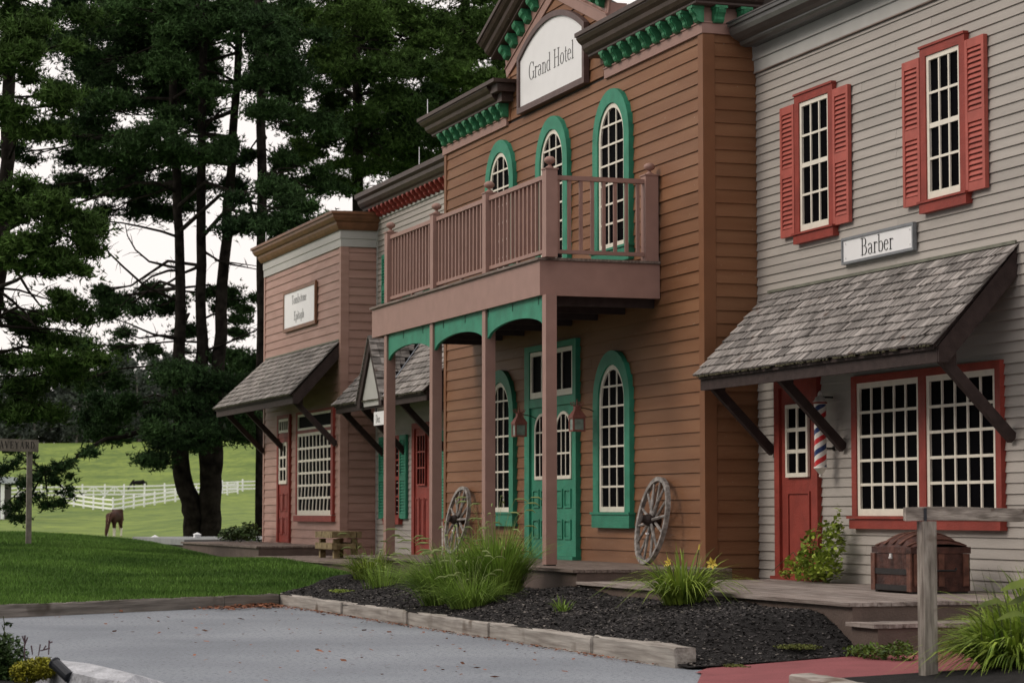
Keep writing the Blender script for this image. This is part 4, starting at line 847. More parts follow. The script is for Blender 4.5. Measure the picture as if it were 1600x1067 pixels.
# ================================================================== GROUND
def K(x, y):        # distance beyond the left kerb line
    return (x+33.2)*-.815+(y+4.2)*-.58
def lawn_z(x, y):
    t = max(0, K(x, y)); z = .15+.045*t-.0004*t*t
    z += .13*min(1, max(0, (y+4.2)/1.6))*min(1, max(0, (x+46)/6))
    if t > 17: z -= .0042*(t-17)**2
    z -= .13*min(1, max(0, (y+5.0)/2.5))*min(1, max(0, (-41-x)/4))
    if y > -1.5 and x < -52: z -= min(.35, .12*(y+1.5))
    return z
# road sheet
V = [(-70, -60), (40, -60), (40, -4.0), (-33.2, -4.0)]
b = MB(); b.add([(x, y, 0.0) for x, y in V], [(0,1,2,3)]); tag(b.build('road', M['asphalt']), kind='structure')
b = MB(); b.add([(x, y, -.30) for x, y in ((-75, -60), (60, -60), (60, 60), (-75, 60))], [(0,1,2,3)]); tag(b.build('ground', M['mulch']), kind='structure')
# lawn
def grid_obj(name, xs, ys, fz, m, keep=None):
    V = []; idx = {}; F = []
    for i, x in enumerate(xs):
        for j, y in enumerate(ys): V.append((x, y, fz(x, y)))
    ny = len(ys)
    for i in range(len(xs)-1):
        for j in range(ny-1):
            cx, cy = (xs[i]+xs[i+1])/2, (ys[j]+ys[j+1])/2
            if keep is None or keep(cx, cy): F.append((i*ny+j, (i+1)*ny+j, (i+1)*ny+j+1, i*ny+j+1))
    V = np.array(V); F = np.array(F); used = np.unique(F); mp = -np.ones(len(V), int); mp[used] = np.arange(len(used))
    return raw(name, V[used], mp[F], m)
# lawn as strips measured from the kerb line so that its edge is straight
kx, ky = (.5735, -.8192)         # along the kerb, towards the camera side
V = []; F = []; ns, ntt = 90, 50
for i in range(ns+1):
    s_ = -14+i*.45
    for j in range(ntt+1):
        t_ = .10+j*.46; x = -33.2+kx*s_-.8192*t_; y = -4.15+ky*s_-.5735*t_
        V.append((x, y, lawn_z(x, y)-.005))
for i in range(ns):
    for j in range(ntt): F.append((i*(ntt+1)+j, (i+1)*(ntt+1)+j, (i+1)*(ntt+1)+j+1, i*(ntt+1)+j+1))
lw = raw('lawn', np.array(V), np.array(F), M['lawn']); lw['kind'] = 'structure'
# mulch bed between the long kerb and the decks
def bed_z(x, y):
    q = (y+4.25)/1.65; z = .145+.26*max(0, min(1, q))**.7
    z += .035*math.sin(x*1.3+y)*max(0, min(1, q*2))+.02*math.sin(x*3.1-y*2.2)
    z += .05*math.exp(-((x+22)/2.5)**2)*math.sin(max(0, min(1, q))*math.pi)
    if x > -19.7: t = min(1, (x+19.7)/1.15); t = t*t*(3-2*t); z = z*(1-t)+t*(.016+max(0, y+4.34)*.0473)
    return z
xs = np.linspace(-36.2, -18.55, 220); ys = np.linspace(-4.27, -2.2, 34)
mb_ = grid_obj('mulch_bed', xs, ys, lambda x, y: bed_z(x, y)+rnd.uniform(-.004, .004), M['mulch'], keep=lambda x, y: K(x, y) < .15 or y > -4.2+(-33.2-x)*.9); mb_['kind'] = 'structure'
n = 34000; P_ = []
A = np.empty((n*4, 3)); q = 0; ml = np.zeros(n, int)
for i in range(n):
    x = -36+17.48*rnd.random(); y = -4.22+1.95*rnd.random()**1.1
    if K(x, y) > .1: x = -30+rnd.random()*11
    z = bed_z(x, y)+.008; s_ = rnd.uniform(.006, .017); a = rnd.random()*6.28; tl = rnd.uniform(-.6, .6)
    e = Vector((math.cos(a), math.sin(a), math.sin(tl)*.6))*s_; f = Vector((-math.sin(a), math.cos(a), rnd.uniform(-.4, .6)))*s_*.5; c = Vector((x, y, z))
    A[q] = c-e-f; A[q+1] = c+e-f; A[q+2] = c+e+f; A[q+3] = c-e+f; q += 4
    ml[i] = 1 if rnd.random() < .10 else 0
ch = raw('mulch_chips', A, np.arange(n*4).reshape(n, 4), [M['chip'], M['chipl']], mi=ml); tag(ch, 'loose dark bark chips with pale flecks covering the planting bed', 'mulch', kind='stuff')
# red path
b = MB(); b.add([(-18.62, -4.06, .012), (-18.1, -4.40, .012), (-10, -4.34, .012), (-10, -1, .17), (-18.2, -1, .17), (-18.62, -2.65, .09)], [(0,1,2,3,4,5)]); tag(b.build('red_path', M['redpath']), kind='structure')
b = MB(); b.add([(-15.4, -5.6, .004), (-10, -5.6, .004), (-10, -4.34, .012), (-18.1, -4.34, .012)], [(0,1,2,3)]); tag(b.build('red_path', M['redpath']), kind='structure')
# right planting bed
b = MB(); n = 18; ring = [(-16.45+.0, -4.05), (-14.5, -4.3), (-12, -4.3), (-12, -1.2), (-16.9, -1.2), (-17.0, -2.4)]
b.add([(x, y, .06) for x, y in ring]+[(-14.8, -2.8, .26)], [(i, (i+1) % 6, 6) for i in range(6)]); tag(b.build('side_bed', M['mulch']), kind='structure')

# ================================================================== KERB TIMBERS
def timber(name, p, q, w_, h, m, label, grp, seed=0, cat='timber'):
    p = Vector(p); q = Vector(q); t = q-p; L_ = t.length; t.normalize(); s_ = Vector((-t.y, t.x, 0)); n = max(4, int(L_/.16)); rr = random.Random(seed); V = []
    for i in range(n+1):
        c = p+t*L_*i/n; j = lambda a: rr.uniform(-a, a)
        wv = .006*math.sin(i*.7+seed)
        for a, z in ((-w_/2, 0), (-w_/2, h-.018), (-w_/2+.018, h), (w_/2-.015, h), (w_/2, h-.02), (w_/2, 0)):
            e = .007
            V.append(c+s_*(a+j(.004)+wv)+Vector((0, 0, z+(j(e) if z else 0)))+t*(j(.006) if i in (0, n) else 0))
    F = [(i*6+k, i*6+(k+1) % 6, (i+1)*6+(k+1) % 6, (i+1)*6+k) for i in range(n) for k in range(6)]+[tuple(range(5, -1, -1)), tuple(n*6+k for k in range(6))]
    mb = MB(); mb.add(V, F); o = mb.build(name, m); tag(o, label, cat, grp); return o
ks = [-33.28, -29.8, -26.85, -23.83, -20.78, -18.78]
lb = ['first kerb timber of the mulch bed, at the corner with the lawn', 'second kerb timber of the bed, before the large grass clump', 'third kerb timber of the bed, beside the large grass clump', 'long split kerb timber of the bed, between the grass clump and the daylily', 'kerb timber at the near end of the bed with its cut end showing']
for i in range(5): timber('kerb_timber', (ks[i], -4.17, 0), (ks[i+1]-.004, -4.20, 0), .19, .165+(.012 if i == 4 else 0), M['tie'], lb[i], 'landscape timbers edging the beds', i)
c0 = Vector((-33.30, -4.34, 0)); kd = Vector((kx, ky, 0))
for i, (a, c, lab) in enumerate(((0.0, 1.1, 'short kerb timber of the lawn beside the leaf litter'), (1.125, 6.3, 'long grey kerb timber along the front of the lawn'), (6.32, 11.5, 'nearest kerb timber of the lawn, leaving the picture on the left'))):
    timber('kerb_timber', c0+kd*a, c0+kd*c, .19, .16, M['tiek'], lab, 'landscape timbers edging the beds', 20+i)
timber('kerb_timber', (-16.5, -4.22, 0), (-13.0, -4.60, 0), .19, .10, M['tie'], 'pale kerb timber at the foot of the hitching post', 'landscape timbers edging the beds', 31)

# ================================================================== HITCHING RAIL
hr = thing('hitching_rail', 'weathered timber hitching rail on a square post at the right', 'hitching rail', (-15.65, -3.62, .08))
b = MB(); V = []
for i in range(9):
    z = .05+(1.235-.05)*i/8; k = .052
    V += [(-15.65+sx*k*(1+rnd.uniform(-.03, .03)), -3.62+sy*k*(1+rnd.uniform(-.03, .03)), z) for sx, sy in ((-1,-1), (1,-1), (1,1), (-1,1))]
b.add(V, [(i*4+j, i*4+(j+1) % 4, (i+1)*4+(j+1) % 4, (i+1)*4+j) for i in range(8) for j in range(4)]+[(3,2,1,0), (32,33,34,35)]); b.rot = 0
b.build('post', M['tie2'], hr)
b = MB(); rv_ = Vector((.26, .966, 0)).normalized(); p = Vector((-15.65, -3.62, 1.285)); n = 14; V = []
for i in range(n+1):
    c = p+rv_*(-.16+i*2.3/n)+Vector((0, 0, .006*math.sin(i*.9))); s_ = Vector((rv_.y, -rv_.x, 0))
    V += [c+s_*a*.045+Vector((0, 0, z*.048+rnd.uniform(-.003, .003))) for a, z in ((-1,-1), (1,-1), (1,1), (-1,1))]
b.add(V, [(i*4+j, i*4+(j+1) % 4, (i+1)*4+(j+1) % 4, (i+1)*4+j) for i in range(n) for j in range(4)]+[(3,2,1,0), tuple(n*4+k for k in range(4))]); b.build('rail', M['rail'], hr)
b = MB(); s_ = Vector((rv_.y, -rv_.x, 0)); c = p+s_*.050-rv_*.02; b.beam(c+Vector((0, 0, .045)), c+Vector((0, 0, -.11)), .022, .006, side=rv_); b.build('strap', M['black'], hr)
p2 = p+rv_*2.1; b = MB(); b.box(p2.x-.05, p2.x+.05, p2.y-.05, p2.y+.05, .05, 1.235); b.build('post', M['tie2'], hr)

# ================================================================== GRAVEYARD SIGN
gs = thing('graveyard_sign', 'rough wooden board with carved capital letters on a tall post at the left', 'sign', (-46.0, -6.1, .8))
gx0, gy0 = -45.60, -6.15
gv = Vector((.46, -.888, 0))       # board runs along this
b = MB(); b.box(gx0-.048, gx0+.048, gy0-.048, gy0+.048, .72, 2.56); b.build('post', M['post'], gs)
P0 = Vector((gx0, gy0, 0)); nrm_ = Vector((gv.y*-1, gv.x, 0)); nrm_ = -nrm_ if nrm_.dot(CAM-P0) < 0 else nrm_
BO = nrm_*.085; b = MB(); b.beam(P0-gv*.12+BO+Vector((0, 0, 2.53)), P0+gv*1.9+BO+Vector((0, 0, 2.55)), .05, .23, side=nrm_); b.build('board', M['post'], gs)
E2 = P0+gv*1.8; b = MB(); b.box(E2.x-.048, E2.x+.048, E2.y-.048, E2.y+.048, .72, 2.40); b.build('post', M['post'], gs)
lt = lettering(gs, 'GRAVEYARD', 0, 0, .13, .95, 0, M['ink'], 1.1, gap=.22)
lo = [o for o in col.objects if o.name.startswith('lettering') and o.parent == gs][0]
wd_ = lt; ex = -gv; base = P0+gv*(wd_-.06)+nrm_*.030+BO+Vector((0, 0, 2.475)); c_loc = Vector(ORG[lo.name])
mt = Matrix((ex, -nrm_, Vector((0, 0, 1)))).transposed()
for v in lo.data.vertices: v.co = mt @ (v.co+c_loc)
lo.location = base-ORG[gs.name]; ORG[lo.name] = base
# ================================================================== PASTURE, placed by distance from the camera
rh = Vector((math.sin(AL), math.cos(AL))); dh = Vector((-math.cos(AL), math.sin(AL)))     # right and forward, level
def fwd(D, s_):        # D metres ahead, s_ = sideways slope
    return CAM.x+dh.x*D+rh.x*D*s_, CAM.y+dh.y*D+rh.y*D*s_
def interp(x, T):
    if x <= T[0][0]: return T[0][1]
    for (a, b_), (c, d_) in zip(T[:-1], T[1:]):
        if x <= c: t = (x-a)/(c-a); return b_+(d_-b_)*t
    return T[-1][1]
# terrain heights at distance D on the left and the right of the gap between trees and buildings
TL = [(46, -.4), (56, -.1), (70, .0), (100, -.12), (140, -.18), (180, .25), (228, 1.10), (243, 1.75), (257, 3.15), (285, 3.5), (330, 4.0), (375, 7.9), (420, 12.6), (450, 14.3), (520, 15.0), (900, 16)]
TRr = [(46, -.3), (56, .05), (70, .10), (100, .05), (140, .15), (180, .9), (228, 1.9), (255, 3.0), (285, 3.8), (330, 5.2), (375, 8.8), (420, 13.0), (450, 14.6), (520, 15.2), (900, 16)]
def sm(D, T): return (interp(D-9, T)+interp(D-4, T)+interp(D, T)+interp(D+4, T)+interp(D+9, T))/5
def terr(D, s_):
    k = max(0, min(1, (s_+.165)/.05)); z = sm(D, TL)*(1-k)+sm(D, TRr)*k
    if D > 150: z += .07*math.sin(s_*60+D*.05)+.06*math.sin(D*.11+s_*31)
    return z
Ds = [46+i*2.0 for i in range(28)]+[102+i*4.5 for i in range(80)]+[470, 500, 560, 640, 760, 900]; Ss = [-.62+i*.0155 for i in range(81)]
V = []; F = []
for D in Ds:
    for s_ in Ss: x, y = fwd(D, s_); V.append((x, y, terr(D, s_)))
m = len(Ss)
for i in range(len(Ds)-1):
    for j in range(m-1): F.append((i*m+j, i*m+j+1, (i+1)*m+j+1, (i+1)*m+j))
o = raw('pasture', np.array(V), np.array(F), M['pasture']); o['kind'] = 'structure'; o.data.polygons.foreach_set('use_smooth', [True]*len(F))
def S(px): return (px-800)/3770          # sideways slope of a direction

# white fences
def fence(label, pts, rails=3, h=1.3, gates=(), skip0=False):
    """pts: (D, slope) of each post"""
    P = []
    for D, s_ in pts: x, y = fwd(D, s_); P.append(Vector((x, y, terr(D, s_))))
    t = thing('rail_fence', label, 'fence', P[0], 'white three rail pasture fences')
    for p in P[1 if skip0 else 0:]:
        b = MB(); k = .075; b.box(p.x-k, p.x+k, p.y-k, p.y+k, p.z-.2, p.z+h)
        b.add([(p.x-k-.02, p.y-k-.02, p.z+h), (p.x+k+.02, p.y-k-.02, p.z+h), (p.x+k+.02, p.y+k+.02, p.z+h), (p.x-k-.02, p.y+k+.02, p.z+h), (p.x, p.y, p.z+h+.08)], [(3,2,1,0), (0,1,4), (1,2,4), (2,3,4), (3,0,4)]); b.build('post', M['fence'], t)
    for i, (p, q) in enumerate(zip(P[:-1], P[1:])):
        up = Vector((0, 0, 1))
        for z in (.28, .68, 1.10): b = MB(); b.beam(p+up*z, q+up*z, .045, .16); b.build('rail', M['fence'], t)
        if i in gates:
            mid = (p+q)/2; b = MB(); b.beam(p+up*.28, mid+up*1.12, .04, .10); b.beam(mid+up*1.12, q+up*.28, .04, .10); b.beam(mid+up*.28, mid+up*1.1, .04, .10); b.build('gate_brace', M['fence'], t)
left = [(229+2.9*k, S(178-15.3*k)) for k in range(0, 6)]
right = [(229+3.0*k, S(178+16.2*k)) for k in range(0, 13)]
fence('near white rail fence running left from the corner post', left)
fence('near white rail fence running right from the corner post up the slope', right, skip0=True)
fp = [(252, -6), (253, 30), (254, 66), (255, 98), (256, 130), (257, 165), (258, 195), (260, 227), (263, 258), (266, 288), (269, 318), (272, 348), (276, 380), (280, 412)]
fence('farther white rail fence with cross braced gates behind the near fence', [(D, S(p)) for D, p in fp], gates=(4, 5))

# horses
def horse(label, px, D, yaw, coat, mane, socks, size=1.55, graze=True):
    x0, y0 = fwd(D, S(px)); z0 = terr(D, S(px)); c, s_ = math.cos(yaw), math.sin(yaw); k = size/1.55
    W = lambda x, y, z: (x0+(x*c-y*s_)*k, y0+(x*s_+y*c)*k, z0+z*k)
    nodes = [(-.60,0,1.19,.30), (-.34,0,1.13,.31), (0,0,1.08,.32), (.35,0,1.11,.31), (.60,0,1.22,.25), (-.84,0,1.13,.13)]   # pelvis .. withers
    E_ = [(0,1), (1,2), (2,3), (3,4), (0,5)]
    def add(ch, root):
        prev = root
        for n_ in ch: nodes.append(n_); E_.append((prev, len(nodes)-1)); prev = len(nodes)-1
    nk = [(.85,0,1.05,.19), (1.05,0,.78,.14), (1.20,0,.50,.11), (1.30,0,.36,.11), (1.38,0,.20,.075), (1.42,0,.08,.055)] if graze else [(.85,0,1.42,.19), (1.05,0,1.65,.14), (1.15,0,1.78,.12), (1.35,0,1.68,.085), (1.50,0,1.60,.06)]
    add(nk, 4)
    for sy in (-1, 1):
        add([(.60, sy*.17, .86,.13), (.60, sy*.18, .55,.075), (.61, sy*.18, .48,.06), (.60, sy*.18, .16,.045), (.63, sy*.18, .05,.065)], 4)
        add([(-.66, sy*.17, .90,.17), (-.58, sy*.18, .70,.11), (-.76, sy*.18, .50,.065), (-.72, sy*.18, .18,.045), (-.68, sy*.18, .05,.065)], 0)
    me = bpy.data.meshes.new('body'); me.from_pydata([n_[:3] for n_ in nodes], E_, []); tmp = bpy.data.objects.new('tmp', me); col.objects.link(tmp)
    tmp.modifiers.new('s', 'SKIN'); 
    if not me.skin_vertices: me.skin_vertices  # layer made by the modifier
    for i, n_ in enumerate(nodes): me.skin_vertices[0].data[i].radius = (n_[3], n_[3])
    me.skin_vertices[0].data[1].use_root = True
    ss = tmp.modifiers.new('u', 'SUBSURF'); ss.levels = 3
    dg = bpy.context.evaluated_depsgraph_get(); bm_ = bpy.data.meshes.new_from_object(tmp.evaluated_get(dg)); bpy.data.objects.remove(tmp)
    t = thing('horse', label, 'horse', (x0, y0, z0))
    for v in bm_.vertices: v.co = Vector(W(*v.co))-Vector((x0, y0, z0))
    bm_.materials.clear(); bm_.materials.append(coat); bm_.materials.append(socks)
    for p in bm_.polygons: p.use_smooth = True; p.material_index = 1 if p.center.z < .50*k and p.center.xy.length < .95*k else 0
    put('body', bm_, (x0, y0, z0), t)
    b = MB(); b.tube([W(-.90, 0, 1.20), W(-.98, 0, 1.0), W(-1.0, 0, .7), W(-.98, 0, .40)], [.05*k, .08*k, .07*k, .02*k], 7); b.build('tail', mane, t)
    b = MB(); b.ribbon([W(.55, .02, 1.42), W(.85, .03, 1.27), W(1.08, .03, .98), W(1.24, .03, .68)] if graze else [W(.55, .02, 1.45), W(.85, .02, 1.65), W(1.08, .02, 1.86), W(1.2, .02, 1.9)], [.2*k, .28*k, .24*k, .12*k], W(0, 0, 1)-Vector(W(0, .3, 0)) if 0 else (0.3, .2, .9)); b.build('mane', mane, t)
horse('brown horse with white socks grazing behind the crest of the lawn', 180, 139, math.atan2(-dh.y, -dh.x)-.14, M['horse_b'], M['horse_l'], M['horse_w'], 1.66)
horse('black horse grazing in the upper pasture behind the white fences', 218, 318, math.atan2(rh.y, rh.x)+math.pi+.25, M['horse_k'], M['horse_k'], M['horse_k'], 1.6)

# shed at the left edge
sx_, sy_ = fwd(205, S(-42)); sz_ = terr(205, S(-42)); sh = thing('horse_shed', 'dark run-in shed with white corner post at the left edge of the pasture', 'shed', (sx_, sy_, sz_))
ax = Vector((rh.x, rh.y, 0)); ay = Vector((dh.x, dh.y, 0)); O = Vector((sx_, sy_, sz_))
def obx(nm, m, a0, a1, b0, b1, z0, z1):
    b = MB(); b.add([O+ax*a+ay*b_+Vector((0, 0, z)) for a in (a0, a1) for b_ in (b0, b1) for z in (z0, z1)], [(0,1,3,2), (4,6,7,5), (0,4,5,1), (2,3,7,6), (0,2,6,4), (1,5,7,3)]); b.build(nm, m, sh)
obx('wall', M['shed'], -4, 2.5, 0, 4, 0, 3.0); obx('corner_post', M['fence'], 2.45, 2.75, -.15, .0, 0, 3.0); obx('roof', M['shedroof'], -4.3, 3.0, -.5, 4.4, 3.02, 3.6)

# ================================================================== TREES
rng = np.random.default_rng(5)
def tufts(centers, radii, n_each, blade=.17, width=.031, nb=6, up=.35):
    """needle sprays: n_each sprays of nb blades in each ellipsoid (centre, radii xyz)"""
    Cs = []
    for c, rr, n in zip(centers, radii, n_each):
        n = int(n); p = rng.normal(size=(n, 3)); p /= np.linalg.norm(p, axis=1)[:, None]; rad = np.abs(rng.normal(size=n))*.50+.05
        Cs.append(np.array(c)+p*rad[:, None]*np.array(rr)*(1+.25*rng.normal(size=(n, 1))*.5))
    C = np.concatenate(Cs); N = len(C)
    base = rng.normal(size=(N, 3)); base[:, 2] = np.abs(base[:, 2])*.5+up; base /= np.linalg.norm(base, axis=1)[:, None]
    rv0 = rng.random(N)
    dirs = base[:, None, :]*.9+rng.normal(size=(N, nb, 3))*.62; dirs /= np.linalg.norm(dirs, axis=2)[..., None]
    ln = blade*(.6+.7*rng.random((N, nb, 1))); side = np.cross(dirs, rng.normal(size=(N, nb, 3))); side /= np.linalg.norm(side, axis=2)[..., None]
    a = C[:, None, :]+0*dirs; tip = a+dirs*ln
    V = np.stack([a-side*width*.5, a+side*width*.5, tip+side*width*.12], axis=2).reshape(-1, 3)
    F = np.arange(len(V)).reshape(-1, 3); rv = np.repeat(np.clip(rv0+rng.normal(size=N)*.1, 0, 1), nb)
    return V, F, rv
def world(px, py, D):
    v = (d + r*((px-800)/3770) + u*((533.5-py)/3770)); return CAM+v*D
def pine(label, D, trunks, boughs, mt='needle', dens=1.0, low=None, bare=(), twigs=True, group='tall pines beside the row of shops', blade=.125):
    """trunks: lists of (px, py, width px); boughs: (px, py, rx, ry, dD) seen from the street, each given real depth"""
    base = world(trunks[0][0][0], trunks[0][0][1], D); base.z -= .35
    t = thing('pine_tree', label, 'tree', base, group)
    tk = MB(); tp = []
    for tr_ in trunks:
        pts = [world(a, b_, D) for a, b_, w_ in tr_]; pts[0].z -= .5; rad = [w_*D/3770/2 for a, b_, w_ in tr_]
        P2 = []; R2 = []
        for i in range(len(pts)-1):
            for q in range(4): f = q/4; P2.append(pts[i].lerp(pts[i+1], f)+Vector((rnd.uniform(-.03, .03), rnd.uniform(-.03, .03), 0))); R2.append(rad[i]*(1-f)+rad[i+1]*f)
        P2.append(pts[-1]); R2.append(rad[-1]); tk = MB(); tk.tube(P2, R2, 10); tp.append(P2); tk.build('trunk', M['bark'], t, smooth=True)
    cs, rs, ns = [], [], []
    allp = [p for q in tp for p in q]
    for (a, b_, rx, ry, dD) in boughs:
        c = world(a, b_, D+dD); k = (D+dD)/3770; RX, RZ = rx*k, ry*k; RY = max(RX*.8, .7)
        # limb: leaves the trunk above or level with the bough, sags and lifts
        at = min(allp, key=lambda p: abs(p.z-(c.z+.25*abs((p-c).xy.length)*.25))+.15*(p-c).xy.length); at = Vector(at)
        h = (c-at); mid1 = at+h*.35+Vector((rnd.uniform(-.15, .15), rnd.uniform(-.15, .15), .10*h.xy.length*rnd.uniform(.1, 1.2))); mid2 = at+h*.7+Vector((rnd.uniform(-.15, .15), rnd.uniform(-.15, .15), .03*h.length*rnd.uniform(-1, 2)))
        th = min(.06, .015+.009*h.length); lim = MB(); lim.tube([at, mid1, mid2, c], [th, th*.75, th*.5, th*.25], 6)
        nsub = max(4, int(RX*4.6))
        hx = Vector((h.x, h.y, 0)); hx = hx.normalized() if hx.length > .2 else Vector((1, 0, 0))
        # fan of sprays: sub-clumps on twigs give the layered outline
        for q in range(nsub):
            an = rng.random()*6.283; rd = rng.random()**.6
            off = Vector((rh.x*math.cos(an)*RX*rd+dh.x*math.sin(an)*RY*rd, rh.y*math.cos(an)*RX*rd+dh.y*math.sin(an)*RY*rd, (rng.random()-.5)*2*RZ*math.sqrt(max(.05, 1-rd*rd))))
            e = c+off
            if twigs: lim.tube([mid2.lerp(c, rng.random()), c.lerp(e, .5)+Vector((0, 0, .06)), e], [.018, .012, .006], 4, cap=False)
            sr = (.30+.34*rng.random())*min(1.3, .6+RX*.30)
            if q == nsub-1: lim.build('limb', M['bark'], t)
            cs.append(tuple(e)); rs.append((sr*1.15, sr*1.15, sr*.55)); ns.append(300*dens*(sr/.4)**2)
    for br in bare:                                   # long bare limbs seen against the sky
        n_ = len(br); pts = [world(a, b_, D-1.2*i/n_)+Vector((rnd.uniform(-.04, .04), rnd.uniform(-.04, .04), rnd.uniform(-.04, .04))) for i, (a, b_) in enumerate(br)]
        lim = MB(); lim.tube(pts, [.040*(1-.75*i/(n_-1)) for i in range(n_)], 5)
        for i in range(1, n_):
            for q in range(2): p = pts[i-1].lerp(pts[i], rnd.random()); s1 = p+Vector((rnd.uniform(-.5, .5), rnd.uniform(-.5, .5), rnd.uniform(-.35, .35))); lim.tube([p, (p+s1)/2+Vector((0, 0, .05)), s1], [.010, .007, .003], 4, cap=False)
        lim.build('limb', M['bark'], t)
    if low:
        lp_, lb = low; pts = [world(a, b_, D-4*i/len(lp_)) for i, (a, b_, w_) in enumerate(lp_)]; lim = MB(); lim.tube(pts, [w_*D/3770/2 for a, b_, w_ in lp_], 6)
        for (a, b_, rx, ry, dD) in lb:
            c = world(a, b_, D-4+dD); k = D/3770; near = min(pts, key=lambda p: (p-c).length); lim.tube([near, (near+c)/2+Vector((0, 0, .08)), c], [.03, .02, .01], 5, cap=False)
            for q in range(max(3, int(rx*k*5))):
                e = c+Vector((rh.x, rh.y, 0))*rng.normal()*rx*k*.5+Vector((dh.x, dh.y, 0))*rng.normal()*rx*k*.4+Vector((0, 0, rng.normal()*ry*k*.5)); sr = .16+.16*rng.random()
                lim.tube([c, e], [.010, .005], 4, cap=False); cs.append(tuple(e)); rs.append((sr*1.2, sr*1.2, sr*.7)); ns.append(34*(sr/.2)**2)
        lim.build('limb', M['bark'], t)
    V, F, rv = tufts(cs, rs, ns, blade=blade); c = raw('crown', V, F, M[mt], rv, parent=t, org=tuple(V.mean(0))); c['kind'] = 'stuff'
    return len(F)
tri = 0
# left pine with light green boughs, trunk at the picture's left edge
tri += pine('pine with lighter green boughs at the left edge of the picture', 47, [[(-45, 840, 28), (-28, 600, 26), (2, 400, 23), (11, 250, 21), (14, 0, 18), (16, -260, 12), (18, -480, 3)]],
 [(50,50,75,34,-3), (20,15,70,30,-2), (95,20,50,22,-1), (70,80,50,24,-3.5), (20,110,50,26,-3), (45,150,72,26,-3.5), (85,165,38,18,-3), (10,185,45,24,-2), (60,205,30,16,-3), (20,300,40,18,-3), (60,330,70,26,-3.5), (95,375,55,28,-3.5), (40,385,70,30,-3), (120,410,40,24,-3), (70,430,60,24,-3),
  (130,355,22,14,-3), (90,470,45,26,-1), (30,500,30,12,1), (70,520,60,20,1), (120,500,36,22,-1), (15,560,40,16,1), (60,585,70,28,0), (110,560,50,30,-1), (20,640,45,24,1), (80,640,60,24,0),
  (-60,100,70,40,0), (-70,300,70,40,0), (-60,480,70,40,0), (20,-70,90,40,0), (-20,-180,80,40,0), (40,-300,60,40,0), (10,-400,40,40,0), (10,90,30,24,-3), (15,320,30,20,-3)], dens=1.0,
 bare=([(2,396),(25,425),(45,452),(62,480),(72,502)], [(-5,452),(20,470),(40,492),(52,512)], [(-10,480),(30,492),(62,512)], [(-12,508),(40,510),(90,512),(130,522)], [(-20,560),(40,540),(75,548),(110,560)]))
